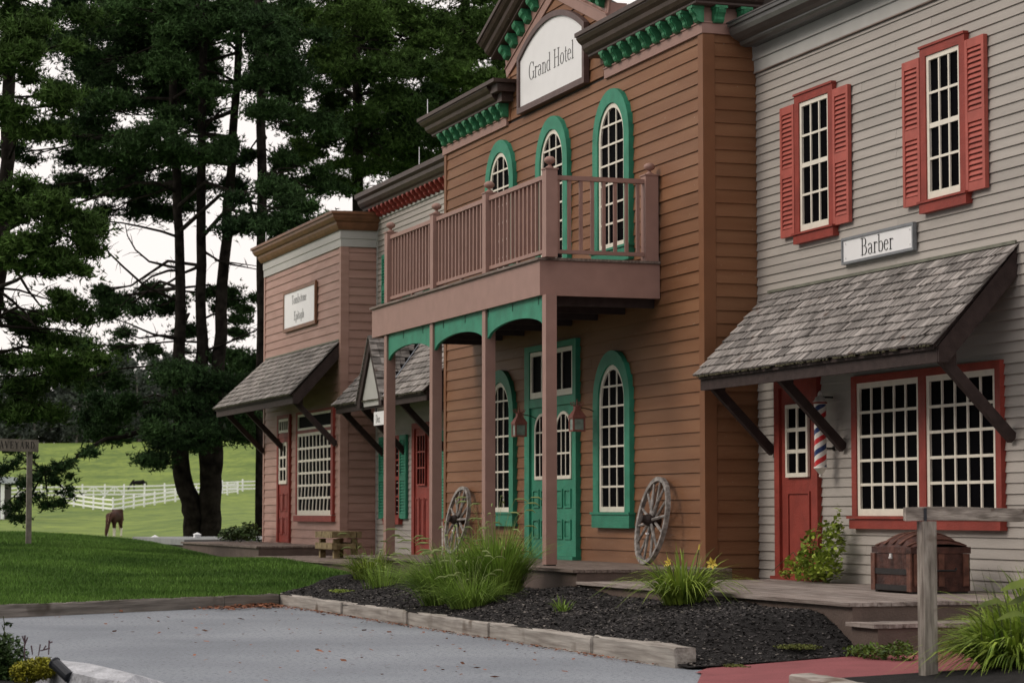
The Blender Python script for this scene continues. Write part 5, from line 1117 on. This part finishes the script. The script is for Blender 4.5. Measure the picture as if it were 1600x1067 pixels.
# forked pine, dark
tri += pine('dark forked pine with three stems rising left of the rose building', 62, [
  [(306, 842, 36), (304, 805, 33), (290, 765, 29), (281, 715, 27), (281, 600, 20), (280, 400, 15), (274, 250, 13), (268, 60, 12), (264, -120, 10), (260, -400, 3)],
  [(328, 842, 40), (327, 790, 36), (328, 730, 32), (318, 640, 24), (314, 500, 17), (313, 330, 15), (318, 140, 13), (320, 0, 12), (324, -200, 9), (326, -420, 3)],
  [(330, 842, 28), (333, 760, 27), (337, 690, 25), (340, 600, 22), (349, 440, 18), (358, 300, 15), (370, 130, 12), (374, -60, 10), (378, -330, 3)]],
 [(200,40,110,40,0), (150,95,100,34,1), (230,120,90,28,2), (300,25,85,30,0), (330,80,60,18,3), (380,30,50,24,1), (195,180,110,34,-1), (135,215,90,28,1), (260,225,90,26,-2), (310,240,60,22,-3), (350,225,40,14,-2), (240,290,90,20,2), (160,300,70,16,3), (320,300,70,20,1), (110,255,60,16,3), (270,160,60,20,3), (130,150,70,26,3),
  (180,330,80,14,3), (90,290,40,14,4), (120,200,60,24,2), (60,240,60,20,3), (180,250,70,20,2), (290,150,60,20,2), (300,195,50,14,3), (245,60,70,30,3), (345,30,50,24,2), (215,100,70,26,4), (250,330,60,12,3), (330,120,40,10,4), (90,330,50,12,4), (130,60,80,36,6), (250,30,90,34,6), (360,20,60,26,6), (200,110,80,30,6), (300,75,70,26,6), (120,130,70,26,6), (230,160,70,22,6), (150,200,60,20,6), (110,290,50,14,6), (200,215,60,18,6), (300,150,50,14,6), (170,290,60,12,6), (250,250,60,16,6), (270,110,60,20,5), (270,40,50,24,-3), (320,60,50,22,-3), (370,50,50,22,-3), (280,110,40,14,-3), (330,140,36,12,-3), (300,10,60,20,-3), (265,85,40,14,-3), (230,15,60,24,-2), (220,70,90,30,4), (100,60,70,30,4), (120,5,90,30,3), (230,0,80,30,3),
  (190,265,60,14,4), (370,330,40,22,-4), (400,355,46,18,-5), (430,325,66,28,-6), (480,335,36,20,-6), (455,360,50,16,-6),(410,300,50,16,-5),
  (180,475,50,10,3), (240,480,50,14,2), (330,470,45,18,3), (385,470,28,22,2), (375,510,30,18,2), (230,455,30,8,3), (300,520,40,10,3), (165,455,20,7,3), (150,490,30,8,4),
  (180,545,80,26,0), (250,585,100,30,-2), (140,590,70,30,1), (320,600,80,26,-1), (220,630,100,24,-1), (300,650,90,24,-2), (150,640,60,22,1), (370,600,40,34,1), (390,650,30,28,1), (345,685,50,14,-2), (270,700,40,8,-3), (245,722,28,8,-3), (180,680,40,10,0), (290,675,60,14,-3), (360,560,40,24,2),
  (200,-80,120,40,0), (300,-120,110,40,0), (150,-180,100,40,0), (330,-250,90,40,0), (260,-350,70,40,0)], mt='needled', dens=1.05,
 bare=([(281,420),(255,412),(232,408),(210,390),(197,370),(195,352)], [(281,372),(250,362),(215,352),(190,350),(165,346),(140,362)], [(281,470),(225,447),(195,420),(170,395),(155,375),(145,360)], [(281,420),(262,424),(240,432),(225,442),(215,456),(190,478)],
  [(336,408),(360,412),(405,420)], [(318,395),(345,408),(400,418)], [(281,532),(240,520),(200,508),(172,498)], [(318,548),(350,538),(400,515),(416,503)], [(281,528),(250,526),(220,530),(178,516)], [(281,300),(255,292),(235,278),(226,262)], [(318,200),(345,170),(360,168),(368,150)]),
 low=([(322, 700, 12), (270, 676, 10), (225, 672, 9), (196, 682, 8), (165, 686, 7), (140, 700, 6), (118, 716, 4), (70, 738, 3)],
 [(125,712,16,7,0), (105,720,20,9,0), (85,728,26,10,0), (60,742,30,12,0), (35,755,28,13,0), (95,752,26,10,0), (12,785,22,12,0), (50,775,28,9,0), (105,770,16,7,0), (40,722,22,7,0), (6,735,14,9,0), (18,700,14,6,1), (75,790,14,6,0), (30,810,12,5,0)]))
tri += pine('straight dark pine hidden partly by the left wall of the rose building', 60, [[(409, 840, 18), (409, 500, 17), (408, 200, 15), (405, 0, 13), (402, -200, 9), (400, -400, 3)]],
 [(420,10,70,30,0), (405,110,40,16,-2), (410,40,50,26,-3), (430,85,50,20,-3), (415,170,34,12,-2), (385,20,40,24,4), (460,90,50,24,4), (400,70,50,26,1), (450,60,60,30,0), (430,120,50,24,1), (390,140,30,12,2), (470,120,60,26,1), (440,190,50,24,1), (480,200,50,22,1), (470,260,50,20,1), (420,250,34,14,2), (500,300,46,14,2), (450,290,40,14,2), (385,250,24,9,3), (395,580,24,26,1), (400,640,20,26,1), (420,-80,90,40,0), (400,-180,70,40,0), (410,-290,60,40,0)], mt='needled', dens=1.05)
tri += pine('broad pine behind the grey shop roof', 66, [[(565, 700, 20), (560, 300, 18), (556, 0, 14), (552, -300, 4)]],
 [(520,20,90,34,0), (570,60,90,36,-2), (560,20,60,30,-3), (555,110,50,20,-3), (560,180,40,16,-3), (500,60,70,34,2), (460,160,40,24,3), (560,160,60,20,3), (520,190,60,16,3), (620,60,60,30,3), (460,30,50,30,3), (690,250,40,20,3), (580,240,60,20,3), (440,60,50,30,5), (440,140,40,24,5), (480,230,50,20,5), (540,60,70,34,5), (600,100,70,34,5), (660,60,60,34,5), (640,200,60,24,5), (560,120,60,26,5), (500,180,50,20,5), (680,150,50,26,5), (620,260,60,16,5), (480,100,50,28,2), (540,110,70,26,-2), (610,110,80,34,-3), (640,160,80,28,-3), (500,150,46,16,0), (600,200,90,22,1), (640,190,60,20,-2), (560,215,66,18,0), (510,230,50,18,0), (630,240,66,18,-2), (560,262,66,16,-1), (600,290,60,14,0), (530,290,44,10,1), (660,215,40,20,-2), (590,20,80,36,1), (640,60,70,30,1), (655,110,60,26,0), (600,150,40,14,2), (560,-60,130,44,0), (560,-170,100,44,0)], mt='needle', dens=1.05)
tri += pine('tall dark pine rising behind the hotel roof', 70, [[(735, 700, 20), (732, 200, 18), (728, 0, 15), (724, -300, 4)]],
 [(700,20,90,36,0), (760,40,80,36,-1), (730,50,60,30,-3), (735,120,40,20,-3), (690,80,80,34,0), (750,90,80,32,-2), (710,130,70,32,-2), (760,140,60,26,-1), (690,170,60,26,-1), (720,200,50,26,0), (660,150,44,22,2), (790,20,60,36,1), (700,60,70,34,4), (760,70,60,34,4), (720,120,60,30,4), (770,120,40,24,4), (700,150,60,26,4), (690,200,50,20,4), (680,215,40,20,1), (665,260,40,12,2), (640,30,60,30,3), (640,280,40,14,3), (700,240,40,20,1), (740,-60,130,50,0), (740,-170,110,50,0), (850,-20,90,50,3)], mt='needle', dens=1.05)
print('needle triangles', tri)
# ------------------------------------------------------------------ woods along the top of the pasture
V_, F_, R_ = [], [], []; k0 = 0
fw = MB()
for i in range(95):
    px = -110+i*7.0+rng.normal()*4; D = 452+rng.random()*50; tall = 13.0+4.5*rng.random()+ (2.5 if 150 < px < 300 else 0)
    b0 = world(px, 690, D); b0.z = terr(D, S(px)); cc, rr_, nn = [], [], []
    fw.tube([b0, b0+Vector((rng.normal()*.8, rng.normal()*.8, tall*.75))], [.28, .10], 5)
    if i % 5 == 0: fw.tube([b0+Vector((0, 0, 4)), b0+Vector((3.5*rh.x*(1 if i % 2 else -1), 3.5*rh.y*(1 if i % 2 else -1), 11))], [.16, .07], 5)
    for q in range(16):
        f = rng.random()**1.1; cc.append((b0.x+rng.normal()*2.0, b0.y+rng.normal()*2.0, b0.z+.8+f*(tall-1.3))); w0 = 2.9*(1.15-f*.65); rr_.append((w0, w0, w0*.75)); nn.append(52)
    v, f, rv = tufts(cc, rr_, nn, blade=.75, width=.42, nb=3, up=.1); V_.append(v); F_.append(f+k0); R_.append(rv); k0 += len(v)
wd = raw('distant_woods', np.concatenate(V_), np.concatenate(F_), M['hazeleaf'], np.concatenate(R_)); tag(wd, 'wall of woodland with haze put into its grey green colour along the top of the pasture', 'woods', kind='stuff')
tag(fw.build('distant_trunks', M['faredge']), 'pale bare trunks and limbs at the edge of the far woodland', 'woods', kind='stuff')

# unseen tree belt added behind the camera to darken the low sky
cc, rr_, nn = [], [], []
for i in range(46):
    f = i/45; x = -46+80*f+rng.normal()*2; y = -40+5*math.sin(f*9)+rng.normal()*2+(max(0, f-.72)*80); h = 15+4*rng.random()
    for q in range(13): g_ = rng.random(); cc.append((x+rng.normal()*1.8, y+rng.normal()*1.8, .6+g_*h)); rr_.append((3.2, 3.2, 2.2)); nn.append(38)
v, f, rv = tufts(cc, rr_, nn, blade=1.1, width=.8, nb=3, up=.1)
tag(raw('added_shade_woods', v, f, M['hazeleaf'], rv), 'unseen belt of trees added across the road to block low sky light', 'woods', kind='stuff')

# ================================================================== PLANTS
def blades(mb, cx, cy, cz, n, L0, L1, sp, w_, droop=1.0, r0=.12, seg=6, lean=(0, 0)):
    for i in range(n):
        a = rnd.random()*6.283; L_ = rnd.uniform(L0, L1); out = (rnd.random()**.7*.9+.1)*sp; b0 = Vector((cx+math.cos(a)*r0*rnd.random(), cy+math.sin(a)*r0*rnd.random(), cz))
        pts = []; ws = []; e = Vector((math.cos(a)+lean[0], math.sin(a)+lean[1], 0)); dr = droop*rnd.uniform(.5, 1.2)
        for k in range(seg+1):
            f = k/seg; pts.append(b0+e*out*L_*(f*.45+.55*f*f)+Vector((0, 0, L_*(f*(1-.22*out)-dr*.50*out*f**3.2-.08*f*f)))); ws.append(w_*(1-f**2.2)*(.65+.35*min(1, f*4))+.001)
        for p in pts: p.z = max(p.z, cz-.03)
        mb.ribbon(pts, ws, (-e.y+rnd.uniform(-.5, .5), e.x+rnd.uniform(-.5, .5), rnd.uniform(-.2, .2)))
# daylily with two flowers
dl_ = thing('daylily', 'daylily clump with two yellow flowers beside the barber deck', 'plant', (-21.75, -2.98, bed_z(-21.75, -2.98)))
cx, cy = -21.75, -2.98; cz = bed_z(cx, cy)-.02; DL = (Vector((cx, cy, cz))-CAM).dot(d); b = MB(); blades(b, cx, cy, cz, 380, .42, .80, 1.05, .020, 1.3, .20); b.build('leaf', M['lily'], dl_, kind='stuff')
def flower(p, face, par, sz=.075):
    f = Vector(face).normalized(); s1 = f.cross(Vector((0, 0, 1))).normalized(); s2 = s1.cross(f); b = MB()
    for k in range(6):
        a = k*math.pi/3+.3; e = s1*math.cos(a)+s2*math.sin(a); q = s1*-math.sin(a)+s2*math.cos(a); P = Vector(p); z_ = sz*(1 if k % 2 else .9)
        b.add([P-f*.03, P+e*z_*.55-q*z_*.26+f*.012, P+e*z_*1.05+f*.02, P+e*z_*.55+q*z_*.26+f*.012, P+e*z_*.5+f*.004], [(0,1,4), (1,2,4), (2,3,4), (3,0,4)])
    b.build('flower', M['yellow'], par)
def scape(par, x0, y0, z0, x1, y1, z1):
    b = MB(); b.tube([(x0, y0, z0), ((x0+x1)/2, (y0+y1)/2, z0+(z1-z0)*.6), (x1, y1, z1)], [.006, .005, .004], 5); b.build('stalk', M['stem'], par)
pa = world(1112, 880, DL-.2); pb = world(1045, 879, DL-.1); pc = world(1092, 858, DL)
scape(dl_, cx, cy, cz, *pa); flower(pa, CAM-pa, dl_, .062)
scape(dl_, cx-.1, cy, cz, *pb); flower(pb, Vector((.3, -1, .25)), dl_, .055)
scape(dl_, cx, cy+.1, cz, *pc); b = MB(); b.tube([pc, pc+Vector((.01, 0, .05))], [.009, .004], 5); b.build('bud', M['yellow'], dl_)
# fountain grasses
def fountain(label, x, y, n, L0, L1, sp, heads, seed_dir=(0, 0), r0=.2, m='grassl', w_=.012):
    z = bed_z(x, y)-.03; t = thing('ornamental_grass', label, 'plant', (x, y, z), 'ornamental grass clumps in the mulch bed')
    b = MB(); blades(b, x, y, z, n, L0, L1, sp, w_, .9, r0, lean=seed_dir); b.build('leaf', M[m], t, kind='stuff'); hd = MB()
    for i in range(heads):
        a = rnd.random()*6.283; L_ = rnd.uniform(L0*.95, L1*1.08); o_ = rnd.uniform(.3, 1.0)*sp; e = Vector((math.cos(a)+seed_dir[0], math.sin(a)+seed_dir[1], 0)); p0 = Vector((x, y, z))
        p1 = p0+e*o_*L_*.5+Vector((0, 0, L_*.85)); p2 = p0+e*o_*L_*.78+Vector((0, 0, L_*1.0)); p3 = p2+e*.09+Vector((0, 0, .0)); p4 = p3+e*.05+Vector((0, 0, -.03))
        hd.tube([p0, p1, p2], [.002, .002, .002], 3, cap=False); hd.tube([p2, (p2+p3)/2, p3, p4], [.005, .010, .009, .003], 5)
    if heads: hd.build('seed_head', M['seed'], t, kind='stuff')
fountain('tall right part of the big fountain grass in front of the porch posts', -26.55, -3.30, 1600, .50, 1.12, .66, 34, (.05, .05), .30, w_=.012)
fountain('arching left part of the big fountain grass hanging over the kerb timbers', -26.8, -3.75, 1700, .45, .95, .92, 46, (-.30, -.12), .36, w_=.012)
fountain('middle low tuft of the big fountain grass beside the kerb', -25.9, -3.80, 600, .30, .62, 1.1, 20, (.1, -.15), .25, w_=.009)
fountain('small dark green grass clump left of the big fountain grass', -33.6, -2.85, 420, .35, .66, 1.1, 10, (0, 0), .25, 'lily', .014)
fountain('sparse small grass tuft near the lawn corner of the bed', -30.6, -3.5, 200, .3, .5, .8, 14, (0, 0), .3)
fountain('tiny seedling grass tuft alone on the dark mulch', -23.45, -3.6, 40, .14, .28, .8, 0, (0, 0), .10)
# right foreground clump
rc_ = thing('broad_leaf_clump', 'large clump of long arching green leaves at the right edge', 'plant', (-15.95, -3.0, .1))
b = MB()
for (x, y, n, L0, L1, sp) in ((-15.45, -3.05, 620, .40, .78, .95), (-15.75, -2.75, 520, .45, .85, .9), (-16.3, -2.4, 380, .45, .8, 1.1), (-15.5, -2.75, 420, .5, .95, 1.1), (-16.1, -2.35, 260, .7, 1.15, .8)): blades(b, x, y, .10, n, L0, L1, sp, .034, 1.4, .2, lean=(-.05, -.12))
b.build('leaf', M['lily'], rc_, kind='stuff')
b = MB()
for (a, c_, L_, w_) in ((1590, 918, .24, .07), (1548, 946, .20, .045), (1580, 965, .20, .05), (1598, 940, .22, .06)):
    p = world(a, c_, 16.9); e = Vector((-rh.x, -rh.y, -.15))*L_; b.ribbon([p-e*.5, p-e*.2+Vector((0, 0, .03)), p+e*.2+Vector((0, 0, .02)), p+e*.5], [.02, w_, w_*.8, .01], Vector((dh.x*.5, dh.y*.5, .8)))
b.build('broad_leaf', M['hosta'], rc_, kind='stuff')
b = MB()
for i in range(12):
    p = world(rnd.uniform(1510, 1600), rnd.uniform(870, 930), 17.3); q = Vector((p.x+.1, p.y+.05, .15)); b.tube([q, (p+q)/2+Vector((.03, .03, 0)), p], [.003, .003, .001], 4)
b.build('stalk', M['stem'], rc_)
# leafy scatter helper
def leafy(name, label, cat, blobs, m, n, sz, loc, stems=None, group=None, wood='stem'):
    t = thing(name, label, cat, loc, group); V = []; F = []; q = 0
    tot = sum(b_[3]*b_[4]*b_[5] for b_ in blobs)**1.0
    for (x, y, z, rx, ry, rz) in blobs:
        k = int(n*rx*ry*rz/tot)
        for i in range(k):
            p = Vector((rnd.gauss(0, 1), rnd.gauss(0, 1), rnd.gauss(0, 1))).normalized()*rnd.random()**.4; c = Vector((x+p.x*rx, y+p.y*ry, z+p.z*rz))
            e = Vector((rnd.gauss(0, 1), rnd.gauss(0, 1), rnd.gauss(0, .6))).normalized(); f = e.cross(Vector((rnd.gauss(0, .5), rnd.gauss(0, .5), 1))).normalized(); s_ = sz*rnd.uniform(.6, 1.3)
            V += [c-e*s_, c-f*s_*.55+e*s_*.1, c+e*s_, c+f*s_*.55+e*s_*.1]; F.append((q, q+1, q+2, q+3)); q += 4
    o = raw('foliage', np.array([tuple(v) for v in V]), np.array(F), M[m], parent=t, org=loc); o['kind'] = 'stuff'
    if stems:
        b = MB()
        for s_ in stems: b.tube(s_[:-1], s_[-1], 5)
        b.build('stem', M[wood], t)
    return t
leafy('vine_plant', 'yellow green leafy vine growing against the red shop door', 'plant', [(-24.06, -.30, .72, .30, .16, .20), (-24.01, -.24, .98, .20, .12, .18), (-24.49, -.30, .80, .22, .14, .16), (-24.76, -.32, .72, .20, .12, .12), (-24.23, -.2, 1.10, .14, .10, .12), (-23.98, -.2, 1.15, .12, .08, .10), (-24.56, -.25, 1.0, .12, .10, .12), (-25.01, -.34, .62, .16, .10, .07), (-24.03, -.18, 1.30, .05, .05, .10), (-24.31, -.34, .62, .38, .18, .08)],
      'vine', 1350, .038, (-24.5, -.3, .525), [[(-24.4, -.3, .53), (-24.5, -.25, .9), (-24.35, -.2, 1.35), [.008, .006, .003]], [(-24.4, -.3, .53), (-24.9, -.3, .85), (-25.4, -.34, .62), [.007, .005, .003]], [(-24.4, -.3, .53), (-24.15, -.22, 1.2), [.007, .003]]])
leafy('potted_shrub', 'low dark green shrub on the deck left of the rose building door', 'plant', [(-49.6, -1.35, .86, .55, .35, .15), (-49.1, -1.2, .92, .35, .25, .18), (-48.75, -1.2, .82, .25, .2, .12), (-50.2, -1.4, .80, .3, .25, .1)], 'shrub', 1100, .05, (-49.5, -1.3, .68), [[(-49.4, -1.3, .68), (-49.1, -1.2, 1.05), [.01, .004]], [(-49.5, -1.3, .68), (-49.9, -1.4, .95), [.01, .004]]])
leafy('ground_weeds', 'bright green weeds at the foot of the side step by the red path', 'plant', [(-18.2, -2.75, .14, .30, .12, .07), (-17.85, -2.68, .16, .16, .12, .10), (-18.5, -2.78, .13, .16, .08, .05)], 'weed', 800, .022, (-18.5, -2.9, .16))
leafy('creeping_patch', 'olive ground cover patch on the near mulch', 'plant', [(-18.95, -3.1, bed_z(-18.95, -3.1)+.01, .30, .20, .02)], 'moss2', 1500, .012, (-18.95, -3.1, .15))
leafy('creeping_patch', 'thin strip of green ground cover beside the red path edge', 'plant', [(-18.45, -3.9, .03, .28, .08, .015)], 'moss2', 400, .014, (-19.0, -3.85, .1))
leafy('creeping_patch', 'bright green ground cover patch beside the lawn corner kerb', 'plant', [(-31.7, -3.75, bed_z(-31.7, -3.75)+.01, .7, .14, .025)], 'vine', 900, .016, (-31.5, -3.8, .2))
# lower left foreground bed
leafy('corner_shrub', 'dark green shrub in the bottom left corner', 'plant', [tuple(world(4, 1028, 18.5))+(.23, .2, .20), tuple(world(28, 1056, 18.4))+(.19, .2, .13), tuple(world(-25, 1040, 18.6))+(.3, .25, .25)], 'shrub', 5600, .022, tuple(world(10, 1070, 18.5)), [[world(8, 1060, 18.5), world(8, 990, 18.5), world(3, 975, 18.5), [.008, .005, .003]]])
leafy('young_shoot', 'thin shoot with a few small leaves above the dark corner shrub', 'plant', [tuple(world(14, 975, 18.5))+(.04, .03, .015), tuple(world(12, 992, 18.5))+(.05, .03, .015)], 'shrub', 16, .035, tuple(world(8, 1000, 18.5)), [[world(6, 1010, 18.5), world(7, 975, 18.5), world(5, 962, 18.5), [.005, .004, .003]]])
leafy('sedum_patch', 'yellow green sedum cushion between shrub and granite kerb', 'plant', [tuple(world(62, 1044, 17.4))+(.16, .12, .09), tuple(world(40, 1050, 17.4))+(.10, .12, .09), tuple(world(78, 1041, 17.5))+(.07, .08, .07)], 'sedum', 4200, .013, tuple(world(60, 1060, 17.4)))
b = MB()
for (a, c_, e_, f_) in ((38, 1030, 39, 992), (38, 1010, 43, 995), (39, 1005, 35, 993), (60, 1024, 63, 1006), (63, 1016, 78, 1012), (68, 1014, 72, 1008), (51, 1022, 49, 1008), (76, 1022, 77, 1000), (77, 1004, 82, 1002)): b.tube([world(a, c_, 17.9), world(e_, f_, 17.9)], [.004, .006], 4)
tag(b.build('dried_sprigs', M['sprig']), 'thin purple brown sprigs standing behind the sedum', 'plant')
sl_ = thing('garden_spotlight', 'dark cylindrical garden spotlight leaning beside the granite kerb', 'spotlight', tuple(world(100, 1067, 17.1)))
pA, pB = world(86, 1036, 17.2), world(108, 1057, 17.1); b = MB(); b.tube([pA, pB], .042, 14); b.build('housing', M['black'], sl_, smooth=False); b = MB(); b.tube([pB, world(106, 1078, 17.1)], .012, 6); b.build('stake', M['black'], sl_); b = MB(); b.tube([pA, pA+(pA-pB).normalized()*.012], .047, 14); b.build('rim', M['black'], sl_)
# granite kerb: irregular block
gk = MB(); V = []
for i, (a, c_, w_, h_) in enumerate(((60, 1026, .5, .16), (100, 1030, .6, .18), (140, 1036, .62, .19), (180, 1044, .60, .18), (220, 1054, .5, .15), (256, 1066, .3, .08))):
    p = ground(a, c_, h_); f = Vector((.93, -.37, 0))*1.0; j = lambda: Vector((rnd.uniform(-.02, .02), rnd.uniform(-.02, .02), rnd.uniform(-.01, .01)))
    V += [Vector((p.x-.04, p.y+.02, -.02)), p+j(), p+f*w_*.5+Vector((0, 0, .015))+j(), p+f*w_+Vector((0, 0, -.02))+j(), Vector(((p+f*(w_+.10)).x, (p+f*(w_+.10)).y, -.02))+j()]
F = [(i*5+k, i*5+k+1, (i+1)*5+k+1, (i+1)*5+k) for i in range(5) for k in range(4)]+[(4,3,2,1,0), (25,26,27,28,29)]; gk.add(V, F)
o = gk.build('granite_kerb', M['granite']); tag(o, 'rough pale granite kerb block in the bottom left corner', 'kerb stone')
b = MB(); pc_ = [world(-60, 1010, 19.5), world(60, 1024, 19.4), world(130, 1050, 18.6), world(200, 1085, 17.5), world(230, 1300, 13.0), world(-400, 1300, 13.0), world(-300, 1010, 19.5)]; b.add([(p.x, p.y, .03) for p in pc_], [tuple(range(len(pc_)))]); tag(b.build('corner_bed', M['mulch']), kind='structure')

# ------------------------------------------------------------------ grass blades, leaf litter
def scatter(n, fpos, L_, w_, m, name, label, cat):
    V = np.empty((n*3, 3)); i = 0
    while i < n:
        p = fpos()
        if p is None: continue
        a = rnd.random()*6.283; h = L_*rnd.uniform(.5, 1.3); lx, ly = rnd.gauss(0, .35)*h, rnd.gauss(0, .35)*h
        V[i*3] = (p[0]-math.cos(a)*w_/2, p[1]-math.sin(a)*w_/2, p[2]); V[i*3+1] = (p[0]+math.cos(a)*w_/2, p[1]+math.sin(a)*w_/2, p[2]); V[i*3+2] = (p[0]+lx, p[1]+ly, p[2]+h); i += 1
    o = raw(name, V, np.arange(n*3).reshape(n, 3), M[m]); tag(o, label, cat, kind='stuff')
def lp():
    s_ = -14+rnd.random()*27; t_ = .12+rnd.random()**1.25*19; x = -33.2+kx*s_-.8192*t_; y = -4.15+ky*s_-.5735*t_
    if y > -2.4 or (x > -50.9 and y > -2.3): return None
    v = Vector((x, y, lawn_z(x, y)))-CAM; dd = v.dot(d)
    if dd < 5 or abs(v.dot(r)/dd) > .27: return None
    if x > -36.3 and y > -4.2+(-33.2-x)*.9: return None
    return (x, y, lawn_z(x, y)-.008)
scatter(185000, lp, .050, .013, 'blade', 'lawn_grass', 'short mown green grass covering the lawn', 'grass')
def up_():
    D = 48+rnd.random()*70; px = rnd.uniform(-40, 620); s_ = S(px); x, y = fwd(D, s_); return (x, y, terr(D, s_)-.02)
scatter(9000, up_, .14, .05, 'pasture', 'pasture_tufts', 'longer pasture grass beyond the crest of the lawn', 'grass')
n = 1800; V = np.empty((n*4, 3)); q = 0
for i in range(n):
    if rnd.random() < .30: s_ = rnd.random()**2*1.6; x = -32.98+kx*s_+rnd.random()**1.5*.9; y = -4.42+ky*s_*.8-rnd.random()**1.5*.32; big = 1.7
    else: big = 1; x = -33.3+rnd.random()**1.7*14.2; y = -4.31-rnd.random()**2.6*.30*(1 if x < -31 else .5)
    if rnd.random() < .10: x = -32+rnd.random()*14; y = -4.5-rnd.random()*3.5
    a = rnd.random()*6.28; s_ = rnd.uniform(.010, .028)*big; e = Vector((math.cos(a), math.sin(a), rnd.uniform(-.3, .3)))*s_; f = Vector((-math.sin(a), math.cos(a), rnd.uniform(-.4, .4)))*s_*.6; c = Vector((x, y, .016+(rnd.random()*.03 if big > 1 else 0)))
    V[q] = c-e; V[q+1] = c-f; V[q+2] = c+e; V[q+3] = c+f; q += 4
o = raw('leaf_litter', V, np.arange(n*4).reshape(n, 4), M['litter']); tag(o, 'orange brown dead leaves and needles gathered along the kerb timbers', 'leaf litter', kind='stuff')
